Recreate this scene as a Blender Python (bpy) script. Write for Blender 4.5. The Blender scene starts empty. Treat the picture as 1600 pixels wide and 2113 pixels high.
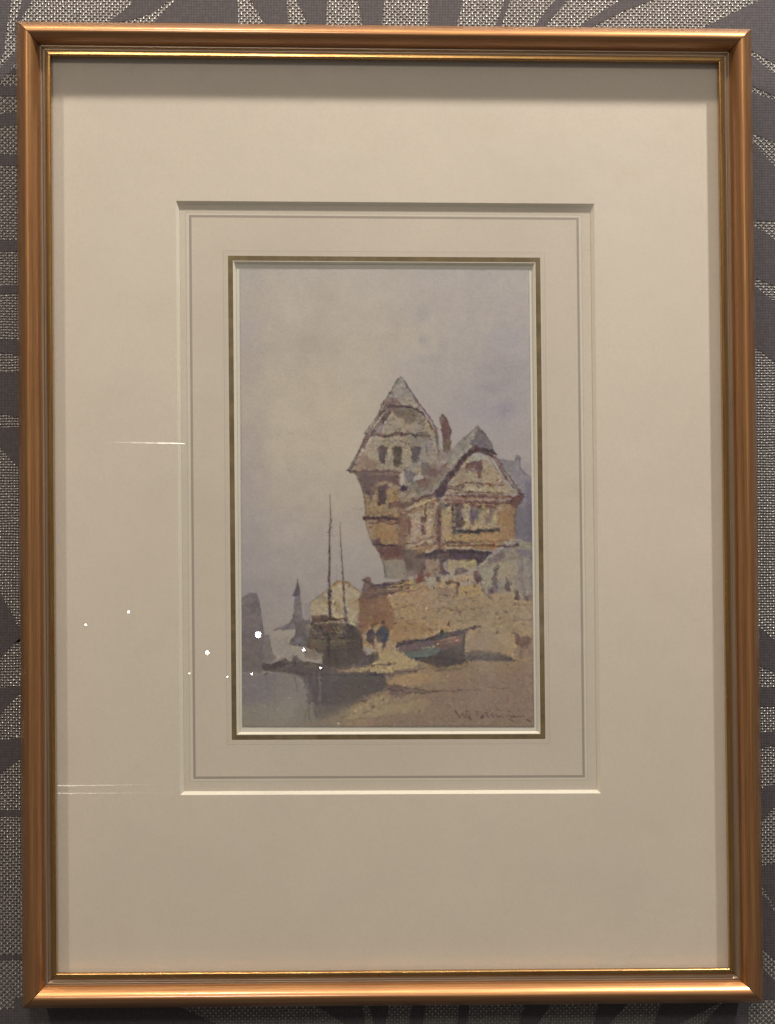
import bpy, bmesh, math, random
import numpy as np
from mathutils import Vector, Matrix
random.seed(3)
S = bpy.context.scene
COL = S.collection
MM = .001
SHEAR = -0.010063            # the frame is very slightly racked
BASE = -302.0                # lower edge of the frame, mm

def tag(o, label=None, cat=None, kind=None, group=None):
    if label: o['label'] = label
    if cat: o['category'] = cat
    if kind: o['kind'] = kind
    if group: o['group'] = group
    return o

def loc(u, v, d):
    """picture coordinates (mm: right, up, out of the wall) -> coordinates of the picture's Empty"""
    return ((u + SHEAR * v) * MM, -d * MM, (v - BASE) * MM)

def mesh_obj(name, verts, faces, mats, idx=None, parent=None, uvs=None, smooth=None, sharp=None):
    me = bpy.data.meshes.new(name)
    me.from_pydata(verts, [], faces)
    for m in mats: me.materials.append(m)
    if idx: me.polygons.foreach_set('material_index', idx)
    if uvs:
        l = me.uv_layers.new(name='UVMap')
        for p in me.polygons:
            for li in p.loop_indices: l.data[li].uv = uvs[me.loops[li].vertex_index]
    me.update()
    bm = bmesh.new(); bm.from_mesh(me)
    if smooth:
        for f in bm.faces: f.smooth = True
        for e in bm.edges:
            e.smooth = not (len(e.link_faces) == 2 and e.calc_face_angle(0) > math.radians(smooth))
    if sharp: sharp(bm)
    bm.to_mesh(me); bm.free()
    o = bpy.data.objects.new(name, me); COL.objects.link(o)
    if parent: o.parent = parent
    return o

# ---------------------------------------------------------------- node helpers
class NT:
    def __init__(s, name):
        s.m = bpy.data.materials.new(name); s.m.use_nodes = True
        s.t = s.m.node_tree; s.n = s.t.nodes; s.n.clear()
        s.out = s.n.new('ShaderNodeOutputMaterial')
    def new(s, typ, **kw):
        n = s.n.new('ShaderNode' + typ)
        for k, v in kw.items(): setattr(n, k, v)
        return n
    def link(s, a, b): s.t.links.new(a, b)
    def put(s, v, sock):
        if hasattr(v, 'is_output') or isinstance(v, bpy.types.NodeSocket): s.link(v, sock)
        else: sock.default_value = v
    def math(s, op, a, b=0., c=None, clamp=False):
        n = s.new('Math', operation=op); n.use_clamp = clamp
        s.put(a, n.inputs[0]); s.put(b, n.inputs[1])
        if c is not None: s.put(c, n.inputs[2])
        return n.outputs[0]
    def mix(s, f, a, b):
        n = s.new('Mix', data_type='RGBA'); s.put(f, n.inputs[0]); s.put(a, n.inputs[6]); s.put(b, n.inputs[7])
        return n.outputs[2]
    def ramp(s, f, lo, hi, a=0., b=1.):
        n = s.new('MapRange', interpolation_type='SMOOTHSTEP'); n.clamp = True
        s.put(f, n.inputs[0])
        for i, v in enumerate((lo, hi, a, b)): n.inputs[i + 1].default_value = v
        return n.outputs[0]
    def coords(s, kind='Object', scale=(1, 1, 1)):
        c = s.new('TexCoord'); mp = s.new('Mapping'); s.link(c.outputs[kind], mp.inputs[0]); mp.inputs[3].default_value = scale
        return mp.outputs[0]
    def noise(s, vec, scale, detail=3., rough=.5):
        n = s.new('TexNoise'); s.link(vec, n.inputs['Vector']); n.inputs['Scale'].default_value = scale
        n.inputs['Detail'].default_value = detail; n.inputs['Roughness'].default_value = rough
        return n.outputs[0]
    def bump(s, h, strength, dist):
        n = s.new('Bump'); n.inputs['Strength'].default_value = strength; n.inputs['Distance'].default_value = dist
        s.link(h, n.inputs['Height']); return n.outputs[0]
    def principled(s, **kw):
        p = s.new('BsdfPrincipled'); s.link(p.outputs[0], s.out.inputs[0])
        for k, v in kw.items(): s.put(v, p.inputs[k.replace('_', ' ')])
        return p

def c4(r, g, b): return (r, g, b, 1)
def srgb(*c): return [((x / 255 + .055) / 1.055) ** 2.4 if x > 10 else x / 255 / 12.92 for x in c]

def board_mat(name, col, var=.04, rough=.85, stain=None):
    t = NT(name); v = t.coords()
    n1 = t.noise(v, 9, 4, .6); n2 = t.noise(v, 900, 3, .6)
    a = c4(*[x * (1 - var) for x in col]); b = c4(*[min(1, x * (1 + var)) for x in col])
    base = t.mix(t.ramp(n1, .3, .7), a, b)
    base = t.mix(t.math('MULTIPLY', t.ramp(n2, .35, .75), .22), base, c4(*[x * .72 for x in col]))
    if stain:                                     # faint foxing of the old card
        n3 = t.noise(v, 34, 2)
        base = t.mix(t.math('MULTIPLY', t.ramp(n3, .62, .8), stain), base, c4(col[0] * .8, col[1] * .72, col[2] * .6))
    n4 = t.noise(v, 22, 2); n5 = t.noise(v, 2600, 1)
    speck = t.ramp(n5, .74, .80)
    base = t.mix(t.math('MULTIPLY', speck, .22), base, c4(*[x * .55 for x in col]))
    hgt = t.math('ADD', t.math('MULTIPLY', n4, 6.), n2)
    t.principled(Base_Color=base, Roughness=rough, Normal=t.bump(hgt, .22, .0002))
    return t.m

def gilt_mat(name, light, dark, metal, rough, along=.012, worn=None, coat=0.):
    """rubbed metal leaf on moulding: streaks run with the rail (UV x), red clay shows through"""
    t = NT(name); uv = t.coords('UV', (along, 1, 1)); uv2 = t.coords('UV', (.05, .35, 1))
    st = t.noise(uv, 1.1, 5, .62); bl = t.noise(uv2, .55, 4, .6); fine = t.noise(t.coords('UV', (.06, 2.2, 1)), 1.0, 3)
    base = t.mix(t.ramp(st, .25, .75), c4(*dark), c4(*light))
    if worn: base = t.mix(t.math('MULTIPLY', t.ramp(bl, .5, .72), .55), base, c4(*worn))
    base = t.mix(t.math('MULTIPLY', t.ramp(fine, .45, .8), .25), base, c4(*[x * .55 for x in dark]))
    r = t.math('MULTIPLY_ADD', bl, .22, rough - .10)
    t.principled(Base_Color=base, Metallic=metal, Roughness=r, Normal=t.bump(fine, .10, .0003), Coat_Weight=coat, Coat_Roughness=.17, Coat_IOR=1.55)
    return t.m
# ---------------------------------------------------------------- what the photograph was matched with
LAMPS = [('gallery_lamp', (.60, -.42, 1.32), 94, .03, (1.0, .97, .94)), ('gallery_lamp', (-.25, -.95, 2.46), 46, .05, (1.0, .91, .79)), ('gallery_lamp', (-1.05, -.80, 2.20), 150, .05, (1.0, .90, .77)),
         ('fill_lamp', (-.35, -4.0, 2.0), 142, .30, (1.0, .93, .83))]  # added frontal fill, lifts the shaded top of the mount
AMB, AMB_COL = (.115, .40), (1.0, .95, .90)
PAPER_TOP, PAPER_LOW = np.array([.83, .78, .73]), np.array([.735, .675, .615])
SAT = .79
BEAD_L, BEAD_D = (.54, .282, .092), (.36, .142, .056)
SIL_G, SIL_T = (.125, .11, .10), (.22, .198, .18)
FRO_G, FRO_T = (.055, .046, .048), (.088, .075, .078)
STREAK = 1.6
# ---------------------------------------------------------------- the watercolour
PX0, PY0, PW, PH = 488, 546, 624, 962          # sheet coordinates of the painting canvas
NR = np.random.RandomState(7)

def gblur(a, s):
    if s <= 0: return a
    r = max(1, int(3 * s + .5))
    k = np.exp(-.5 * (np.arange(-r, r + 1) / s) ** 2); k /= k.sum()
    p = np.pad(a, ((r, r), (0, 0)), 'edge')
    o = np.zeros_like(a)
    for i, w in enumerate(k): o += w * p[i:i + a.shape[0]]
    p = np.pad(o, ((0, 0), (r, r)), 'edge')
    o2 = np.zeros_like(a)
    for i, w in enumerate(k): o2 += w * p[:, i:i + a.shape[1]]
    return o2

def vnoise(h, w, cell, rs):
    gh, gw = int(h / cell) + 3, int(w / cell) + 3
    g = rs.rand(gh, gw)
    y = np.arange(h) / cell; x = np.arange(w) / cell
    yi = y.astype(int); xi = x.astype(int)
    fy = y - yi; fx = x - xi
    fy = fy * fy * (3 - 2 * fy); fx = fx * fx * (3 - 2 * fx)
    a = g[yi][:, xi]; b = g[yi][:, xi + 1]; c = g[yi + 1][:, xi]; d = g[yi + 1][:, xi + 1]
    fx = fx[None, :]; fy = fy[:, None]
    return (a * (1 - fx) + b * fx) * (1 - fy) + (c * (1 - fx) + d * fx) * fy - .5

def fbm(h, w, cell, rs, o=4):
    s = np.zeros((h, w)); a = 1.
    for i in range(o):
        s += a * vnoise(h, w, max(cell / 2 ** i, 1.01), rs); a *= .55
    return s

WX = 5.0 * fbm(PH, PW, 16, NR); WY = 5.0 * fbm(PH, PW, 16, NR)     # wobble of the brush edge
TEX = fbm(PH, PW, 22, NR, 5)                                       # pigment pooling
TEX2 = fbm(PH, PW, 7, NR, 3)
GRN = vnoise(PH, PW, 2.6, NR) + .7 * vnoise(PH, PW, 1.4, NR)       # paper tooth
IMG = np.zeros((PH, PW, 3))
WET = np.zeros((PH, PW))                                            # where the brush has been since the sky dried

def Z(ox, oy, s, pts): return [(ox + x / s, oy + y / s) for x, y in pts]
def A(*p): return Z(690, 760, 6.4, p)
def B(*p): return Z(860, 840, 6.4, p)
def Cc(*p): return Z(690, 960, 6.4, p)
def D(*p): return Z(860, 1040, 6.4, p)
def E(*p): return Z(480, 1150, 5.333, p)
def F(*p): return Z(740, 1180, 4.324, p)
def G(*p): return Z(480, 1330, 2.54, p)
def H(*p): return Z(920, 1450, 8.42, p)

def box(pts, m):
    xs = [p[0] - PX0 for p in pts]; ys = [p[1] - PY0 for p in pts]
    x0 = max(0, int(min(xs) - m)); x1 = min(PW, int(max(xs) + m) + 2)
    y0 = max(0, int(min(ys) - m)); y1 = min(PH, int(max(ys) + m) + 2)
    return x0, x1, y0, y1

def grid(x0, x1, y0, y1, wob):
    yy, xx = np.mgrid[y0:y1, x0:x1].astype(float)
    xx += PX0 + wob * WX[y0:y1, x0:x1]; yy += PY0 + wob * WY[y0:y1, x0:x1]
    return xx, yy

def segdist(xx, yy, a, b):
    dx, dy = b[0] - a[0], b[1] - a[1]; L = dx * dx + dy * dy + 1e-9
    t = np.clip(((xx - a[0]) * dx + (yy - a[1]) * dy) / L, 0, 1)
    return np.hypot(xx - a[0] - t * dx, yy - a[1] - t * dy), t

def lay(m, x0, x1, y0, y1, col):
    c = np.array(col, float) / 255.
    v = IMG[y0:y1, x0:x1]
    v += m[..., None] * (c - v)
    np.maximum(WET[y0:y1, x0:x1], m, out=WET[y0:y1, x0:x1])

def wash(pts, col, al=.9, soft=.8, wob=.35, tex=.25, edge=0.):
    """a brushed area: soft polygon, wobbling edge, pooled pigment"""
    x0, x1, y0, y1 = box(pts, 4 + 3 * soft)
    if x1 <= x0 or y1 <= y0: return
    xx, yy = grid(x0, x1, y0, y1, wob)
    ins = np.zeros(xx.shape, bool); d = np.full(xx.shape, 1e9)
    n = len(pts)
    for i in range(n):
        a, b = pts[i], pts[(i + 1) % n]
        if a[1] != b[1]:
            ins ^= ((a[1] > yy) != (b[1] > yy)) & (xx < (b[0] - a[0]) * (yy - a[1]) / (b[1] - a[1]) + a[0])
        d = np.minimum(d, segdist(xx, yy, a, b)[0])
    sd = np.where(ins, d, -d)
    m = np.clip(.5 + sd / (2 * soft), 0, 1); m = m * m * (3 - 2 * m)
    m = m * np.clip(al * (1 + tex * 1.6 * TEX[y0:y1, x0:x1] + tex * .8 * TEX2[y0:y1, x0:x1]), 0, 1)
    lay(m, x0, x1, y0, y1, col)
    if edge:
        e = np.exp(-(d / 1.6) ** 2) * ins * edge
        lay(e, x0, x1, y0, y1, [c * .72 for c in col])

def stroke(pts, w, col, al=.9, w2=None, wob=.25, dry=.35, soft=.7):
    """a brush line through pts, w -> w2 wide, broken by the tooth of the paper"""
    if w2 is None: w2 = w
    x0, x1, y0, y1 = box(pts, max(w, w2) + 4)
    if x1 <= x0 or y1 <= y0: return
    xx, yy = grid(x0, x1, y0, y1, wob)
    n = len(pts) - 1; m = np.zeros(xx.shape)
    for i in range(n):
        d, t = segdist(xx, yy, pts[i], pts[i + 1])
        ww = (w + (w2 - w) * (i + t) / n) / 2
        m = np.maximum(m, np.clip(.5 + (ww - d) / (2 * soft), 0, 1))
    m = m * np.clip(al * (1 + dry * (2.2 * TEX2[y0:y1, x0:x1] + 1.2 * GRN[y0:y1, x0:x1])), 0, 1)
    lay(m, x0, x1, y0, y1, col)

def blot(x, y, r, col, al=.6, ry=None, soft=.5):
    ry = ry or r
    x0, x1, y0, y1 = box([(x - r, y - ry), (x + r, y + ry)], 4 + r * .7)
    if x1 <= x0 or y1 <= y0: return
    xx, yy = grid(x0, x1, y0, y1, .4)
    d = np.hypot((xx - x) / r, (yy - y) / ry)
    m = np.clip((1 + soft - d) / (2 * soft), 0, 1); m = m * m * (3 - 2 * m)
    lay(m * np.clip(al * (1 + .5 * TEX2[y0:y1, x0:x1]), 0, 1), x0, x1, y0, y1, col)

def dabs(poly, n, cols, r=(.8, 2.2), al=.5, ang=0., spread=.5, lng=(2, 6)):
    xs = [p[0] for p in poly]; ys = [p[1] for p in poly]; k = 0
    while k < n:
        x = NR.uniform(min(xs), max(xs)); y = NR.uniform(min(ys), max(ys))
        ins = False
        for i in range(len(poly)):
            a, b = poly[i], poly[(i + 1) % len(poly)]
            if (a[1] > y) != (b[1] > y) and x < (b[0] - a[0]) * (y - a[1]) / (b[1] - a[1]) + a[0]: ins = not ins
        if not ins: continue
        k += 1
        t = ang + NR.normal(0, spread); l = NR.uniform(*lng) / 2
        stroke([(x - l * math.cos(t), y - l * math.sin(t)), (x + l * math.cos(t), y + l * math.sin(t))],
               NR.uniform(*r), cols[NR.randint(len(cols))], al * NR.uniform(.5, 1.2), NR.uniform(r[0] * .5, r[1]), dry=.5)

def broken_colour():
    """go over the dried drawing: ragged edges, granulating pigment, small broken touches"""
    wet = gblur(WET, 1.5)[..., None]
    wide = np.stack([gblur(IMG[..., q], 2.0) for q in range(3)], -1)
    IMG[:] += .62 * wet * (wide - IMG)
    U = lambda *p: Z(488, 1164, 1.5256, p)
    yy, xx = np.mgrid[0:PH, 0:PW].astype(float); xx += PX0; yy += PY0
    pond = np.clip((yy - 1392) / 10, 0, 1) * np.clip((812 - xx - .9 * (yy - 1400)) / 60, 0, 1)
    pond = gblur(pond, 4)[..., None]
    far = np.stack([gblur(IMG[..., q], 7.0) for q in range(3)], -1)
    IMG[:] += .85 * pond * (far - IMG)
    wash(U((8,352),(150,348),(215,362),(245,420),(255,490),(180,520),(8,520)), (134,121,112), .55, 7, .6)
    wash(U((8,440),(230,440),(300,500),(200,522),(8,522)), (140,123,102), .6, 12, .6)
    wash(U((8,350),(120,350),(110,430),(8,450)), (116,105,108), .5, 10, .6)
    wash(U((205,352),(330,345),(462,352),(468,392),(400,428),(330,462),(262,492),(236,430)), (92,79,73), .55, 5, .6)
    wash(U((220,365),(330,360),(320,470),(262,486),(240,430)), (84,72,78), .45, 9, .6)
    wash(U((340,352),(462,356),(460,392),(380,420)), (86,74,68), .5, 6, .6)
    wash(U((440,420),(560,412),(470,470),(300,505),(330,470)), (160,134,96), .6, 6, .8)
    wash(U((530,395),(930,350),(930,515),(420,515),(560,440)), (140,112,90), .45, 18, .6)
    for pts, w, c, al, w2 in [
        (U((80,318),(180,312),(260,318),(330,326)), 4, (80,66,62), .5, 4), (U((180,345),(260,348),(360,350),(460,348)), 3, (76,62,62), .6, 3),
        (U((330,330),(420,322),(500,312)), 4, (120,92,74), .6, 3), (U((390,336),(470,326),(580,316)), 5, (168,138,96), .7, 3), (U((440,345),(540,338),(590,330)), 3, (108,82,74), .7, 2),
        (U((455,380),(520,388),(570,398),(650,402),(770,396)), 5, (100,78,64), .55, 1.5), (U((470,395),(540,404),(610,408)), 5, (100,78,66), .6, 2), (U((800,392),(850,390)), 1.6, (112,86,68), .6, 1),
        (U((225,196),(262,186),(300,182),(345,186)), 2.2, (168,146,112), .8, 2), (U((228,232),(290,238),(370,232)), 2.2, (62,50,46), .8, 2), (U((240,205),(250,222)), 2.4, (140,116,88), .7, 2),
        (U((262,200),(275,224)), 3, (70,54,48), .8, 3), (U((300,198),(312,222)), 3, (74,56,50), .8, 3), (U((322,200),(332,220)), 2, (150,126,94), .7, 2), (U((345,190),(375,225)), 3, (72,58,54), .7, 3),
        (U((232,240),(300,246),(372,240)), 2.6, (112,95,68), .6, 2), (U((236,260),(300,268),(360,262)), 2, (104,88,62), .5, 2), (U((290,225),(292,300)), 3.4, (62,50,48), .7, 3),
        (U((232,192),(240,180),(340,172)), 3, (92,64,52), .8, 3), (U((255,108),(290,75),(318,56),(345,58),(392,92)), 3, (140,110,70), .7, 2.4), (U((228,125),(262,96)), 1.4, (128,110,90), .7, 1),
        (U((503,262),(560,246),(620,232),(690,214),(760,200)), 3.2, (76,55,58), .85, 2.6), (U((510,272),(560,292),(600,306)), 1.8, (100,82,72), .6, 1.4), (U((596,268),(650,252),(712,240)), 1.6, (178,154,128), .7, 1.2),
        (U((560,300),(640,296),(716,304)), 5, (72,60,56), .7, 4), (U((718,235),(712,268),(722,308)), 2.6, (78,60,52), .8, 2), (U((730,296),(800,288),(880,300)), 6, (88,74,64), .6, 3),
        (U((395,165),(470,150),(560,130)), 2.2, (120,86,62), .5, 1.4), (U((400,70),(470,78),(560,62)), 4, (92,72,72), .7, 2.4), (U((405,95),(500,92),(580,80)), 3, (104,78,70), .6, 2)]:
        stroke(pts, w, c, al, w2, wob=.6, dry=.5)
    wash(U((190,450),(370,440),(330,520),(180,520)), (126,110,92), .55, 9, .8)
    dabs(U((180,362),(275,360),(290,470),(215,490)), 46, [(116,104,98),(92,80,76),(130,118,108),(84,72,76)], (1.2, 3.4), .42, 1.52, .12, (10, 34))
    dabs(U((250,360),(455,356),(450,395),(330,450),(255,480)), 50, [(78,66,64),(104,90,80),(92,78,84),(112,98,84)], (1, 3), .40, .0, .2, (8, 30))
    dabs(U((300,500),(380,440),(470,392),(530,412),(440,460),(330,512)), 60, [(122,96,70),(98,76,62),(162,136,98),(140,112,80)], (1, 2.6), .55, -.35, .4, (3, 14))
    dabs(U((8,362),(190,362),(200,500),(8,510)), 40, [(124,112,106),(140,128,118),(132,116,98)], (1.5, 4), .25, .0, .15, (12, 50))
    for row, x0, x1, n in [(110,600,930,16),(128,560,930,18),(150,620,930,16),(172,700,930,12),(192,760,930,9),(215,770,900,7),(140,460,600,7),(175,480,640,7),(205,470,560,5)]:
        for i in range(n):
            x = NR.uniform(x0, x1); y = row + NR.normal(0, 3); l = NR.uniform(5, 17)
            stroke(U((x, y), (x + l, y + NR.normal(0, 1.6))), NR.uniform(.8, 1.8), [(110,82,64),(124,94,66),(102,76,72)][NR.randint(3)], NR.uniform(.3, .7), .7, dry=.7)
    # timber, tile and stone touches drawn with a nearly dry brush
    br = [(108,74,60),(88,60,56),(126,92,62),(96,70,52),(120,80,70)]
    up = A((600,880),(760,600),(1060,560),(1300,760),(1390,1000),(1390,1250),(1150,1420),(300,1390),(380,1100))
    lo = Cc((330,140),(840,130),(870,600),(960,1080),(960,1240),(640,1270),(480,980),(410,640))
    mid = Cc((840,420),(1330,390),(1400,1060),(1060,1200),(880,1090))
    rt = D((250,-20),(1290,-20),(1270,470),(1040,590),(310,600))
    gb = B((520,840),(690,680),(860,660),(1240,1090),(1310,1150),(400,1150))
    sh = D((-20,720),(760,720),(860,880),(980,1240),(400,1240),(0,1160))
    qw = F((20,240),(440,100),(1080,230),(1550,300),(1550,600),(960,560),(700,500),(330,560),(40,520))
    for poly, n, l in [(up, 150, (2, 7)), (lo, 170, (2, 6)), (mid, 130, (2, 6)), (rt, 170, (2, 8)), (gb, 70, (2, 6)), (sh, 140, (2, 7)), (qw, 240, (2, 9))]:
        dabs(poly, n // 2, br, (.6, 1.5), .55, .0, .25, l)
        dabs(poly, n // 3, br, (.6, 1.5), .50, 1.5, .25, l)
        dabs(poly, n // 3, [(186,160,122),(176,146,106),(168,150,128)], (.7, 1.6), .45, .1, .5, l)
    wash(lo, (128,90,62), .16, 6); wash(mid, (140,100,72), .14, 6); wash(up, (140,112,86), .12, 6); wash(qw, (150,108,74), .14, 8)
    T = lambda *p: Z(690, 760, 2.294, p)
    for pts, w, c, al, w2 in [
        (T((72,486),(110,410),(150,330),(200,245),(245,180)), 4.6, (98,72,64), .75, 3.5), (T((238,205),(262,186),(330,180),(380,190),(412,210)), 3.4, (76,54,52), .85, 2.6),
        (T((410,205),(450,260),(480,320)), 2.6, (92,70,74), .7, 2), (T((195,322),(260,318),(330,313),(400,318),(462,324)), 3.6, (96,62,58), .8, 2.2),
        (T((100,492),(200,490),(310,496)), 4, (98,64,60), .8, 3), (T((480,300),(492,420)), 2.2, (92,78,82), .6, 2), (T((480,440),(470,520)), 3, (112,84,80), .5, 2),
        (T((140,714),(220,708),(300,718)), 4.6, (80,54,54), .85, 3.6), (T((180,832),(250,838),(330,845)), 4, (84,56,60), .8, 3), (T((165,735),(220,730),(310,738)), 2.4, (108,72,64), .7, 2),
        (T((310,662),(400,622),(480,590)), 4, (110,76,66), .8, 3), (T((330,690),(400,655),(480,625)), 2.4, (122,84,70), .7, 2), (T((492,620),(496,740),(494,860)), 6, (110,72,62), .7, 6),
        (T((510,604),(620,606),(760,612),(890,612)), 4, (118,76,62), .8, 3.6), (T((540,640),(700,640),(860,642)), 3.4, (104,66,58), .75, 3), (T((530,570),(640,590),(800,592)), 2.4, (112,74,64), .7, 1.8),
        (T((564,774),(640,776),(776,770)), 4.6, (64,60,55), .9, 4), (T((500,842),(640,838),(850,848)), 3, (102,66,50), .8, 3), (T((390,896),(470,876),(540,866),(740,876)), 8.5, (70,52,57), .85, 7),
        (T((488,594),(540,530),(590,455),(640,405),(690,386),(745,392),(765,412)), 8, (80,57,54), .8, 5), (T((700,392),(772,432),(830,520),(886,600)), 3.4, (106,72,62), .8, 2.4),
        (T((580,560),(640,545),(700,552),(800,558)), 2.4, (104,68,60), .75, 2), (T((130,1002),(180,1028),(250,1030),(350,1008)), 4.6, (84,67,70), .8, 2), (T((150,1092),(250,1068),(350,1042)), 3, (92,70,68), .75, 2),
        (T((320,840),(400,820),(480,800)), 2.6, (112,76,62), .7, 2), (T((340,860),(480,832)), 2, (150,116,80), .6, 2), (T((560,650),(566,760)), 5, (78,62,64), .7, 7), (T((650,655),(655,720)), 5, (104,84,90), .6, 4), (T((735,655),(740,700)), 4, (112,84,80), .6, 3),
        (T((860,640),(856,800)), 2.6, (100,74,60), .6, 2), (T((505,640),(545,650)), 6, (78,60,70), .6, 4), (T((430,650),(430,700)), 3.4, (98,64,62), .8, 3), (T((345,700),(350,770)), 3.4, (104,74,68), .7, 3)]:
        stroke(pts, w, c, al, w2, wob=.6, dry=.45)
    for poly, c, al, sf in [(T((205,376),(246,374),(240,450),(215,446)), (84,60,57), .75, 1), (T((276,376),(322,374),(316,456),(284,452)), (76,64,53), .75, 1), (T((358,378),(410,374),(392,450),(366,446)), (90,80,80), .7, 1.2),
        (T((285,196),(405,200),(430,270),(360,250),(300,240)), (108,92,74), .40, 3), (T((206,560),(250,556),(236,650),(214,640)), (84,60,58), .75, 1), (T((130,505),(310,515),(310,570),(270,540),(210,545),(170,640),(140,570)), (88,60,62), .5, 2.5),
        (T((300,640),(340,650),(345,860),(305,850)), (116,80,66), .45, 3), (T((198,856),(335,850),(330,905),(240,910)), (102,66,60), .55, 2.4), (T((325,860),(430,870),(420,970),(340,990)), (104,82,70), .55, 4),
        (T((330,500),(380,540),(420,520),(480,560),(400,590),(330,560)), (112,98,92), .45, 2), (T((120,1050),(200,1060),(230,1200),(110,1200)), (112,74,56), .35, 4), (T((430,470),(500,450),(540,480),(470,560),(420,560)), (118,88,82), .4, 3),
        (T((600,470),(700,440),(712,500),(640,490)), (112,76,70), .35, 2), (T((380,890),(540,880),(520,990),(400,990)), (110,84,76), .35, 4), (T((790,640),(850,650),(850,790),(800,760)), (142,102,62), .4, 2.4)]:
        wash(poly, c, al, sf, .8)
    soft = gblur(WET, 1.2) * (1 - .6 * pond[..., 0])
    busy = np.clip(gblur(np.hypot(*np.gradient(gblur(IMG.mean(2), 1.0))), 7) * 55, .25, 1)
    n = 0
    while n < 5200:
        x = NR.uniform(2, PW - 2); y = NR.uniform(2, PH - 2); xi, yi = int(x), int(y)
        if WET[yi, xi] < .5: n += .12; continue
        n += 1
        if NR.rand() > busy[yi, xi]: continue
        c = IMG[yi, xi] * 255 * (1 + NR.normal(0, .15))
        c = c + NR.normal(0, 6) * np.array([1.0, -.1, -.8]) + NR.normal(0, 4) * np.array([.6, -1, .7])
        t = NR.normal(0, .5) + (1.57 if NR.rand() < .25 else 0); l = NR.uniform(.6, 3.2)
        X, Y = x + PX0, y + PY0
        stroke([(X - l * math.cos(t), Y - l * math.sin(t)), (X + l * math.cos(t), Y + l * math.sin(t))],
               NR.uniform(1.0, 2.8), np.clip(c, 20, 225), NR.uniform(.35, .8), NR.uniform(.6, 2.0), wob=.5, dry=.6)
    dx = 2.6 * fbm(PH, PW, 5, NR, 2) + 1.8 * fbm(PH, PW, 11, NR, 2); dy = 2.6 * fbm(PH, PW, 5, NR, 2) + 1.8 * fbm(PH, PW, 11, NR, 2)
    yy, xx = np.mgrid[0:PH, 0:PW].astype(float)
    x = np.clip(xx + dx * soft, 0, PW - 1.01); y = np.clip(yy + dy * soft, 0, PH - 1.01)
    xi = x.astype(int); yi = y.astype(int); fx = (x - xi)[..., None]; fy = (y - yi)[..., None]
    IMG[:] = (IMG[yi, xi] * (1 - fx) + IMG[yi, xi + 1] * fx) * (1 - fy) + (IMG[yi + 1, xi] * (1 - fx) + IMG[yi + 1, xi + 1] * fx) * fy
    a = fbm(PH, PW, 8, NR, 3); b = fbm(PH, PW, 14, NR, 3); d = fbm(PH, PW, 3, NR, 2)
    k = soft * (.18 + .82 * busy)
    IMG[:] *= 1 + (k * (.15 * a + .20 * d))[..., None]
    IMG[:] += (k * .055 * b)[..., None] * np.array([1., .2, -.8])
    IMG[:] += (k * .03 * fbm(PH, PW, 11, NR, 3))[..., None] * np.array([.7, -.7, .7])
    # last, dark touches of the pen and brush point along the drawn edges
    g = gblur(IMG.mean(2), .9); gy, gx = np.gradient(g); mag = np.hypot(gx, gy) * (soft > .35)
    p = (np.clip(mag - .012, 0, .06) ** 1.1 * (1 - .9 * pond[..., 0])).ravel(); p /= p.sum()
    for q in NR.choice(PH * PW, 2300, p=p):
        yi, xi = divmod(q, PW)
        if g[yi, xi] > .60: continue
        t = math.atan2(gx[yi, xi], -gy[yi, xi]) + NR.normal(0, .35); l = NR.uniform(.8, 4.2)
        X, Y = xi + PX0 + NR.normal(0, .7), yi + PY0 + NR.normal(0, .7)
        c = np.clip(IMG[yi, xi] * 255 * np.array([.60, .50, .48]), 34, 150) + NR.normal(0, 5, 3)
        stroke([(X - l * math.cos(t), Y - l * math.sin(t)), (X + l * math.cos(t), Y + l * math.sin(t))],
               NR.uniform(.6, 1.5), c, NR.uniform(.35, .8), NR.uniform(.4, 1.0), wob=.4, dry=.5)
    low = np.stack([gblur(IMG[..., q], 5) for q in range(3)], -1)
    IMG[:] += (soft * .30)[..., None] * (IMG - low)
    IMG[:] += soft[..., None] * np.array([.003, -.008, .000])
    for q in range(3): IMG[..., q] = gblur(IMG[..., q], .4)

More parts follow.
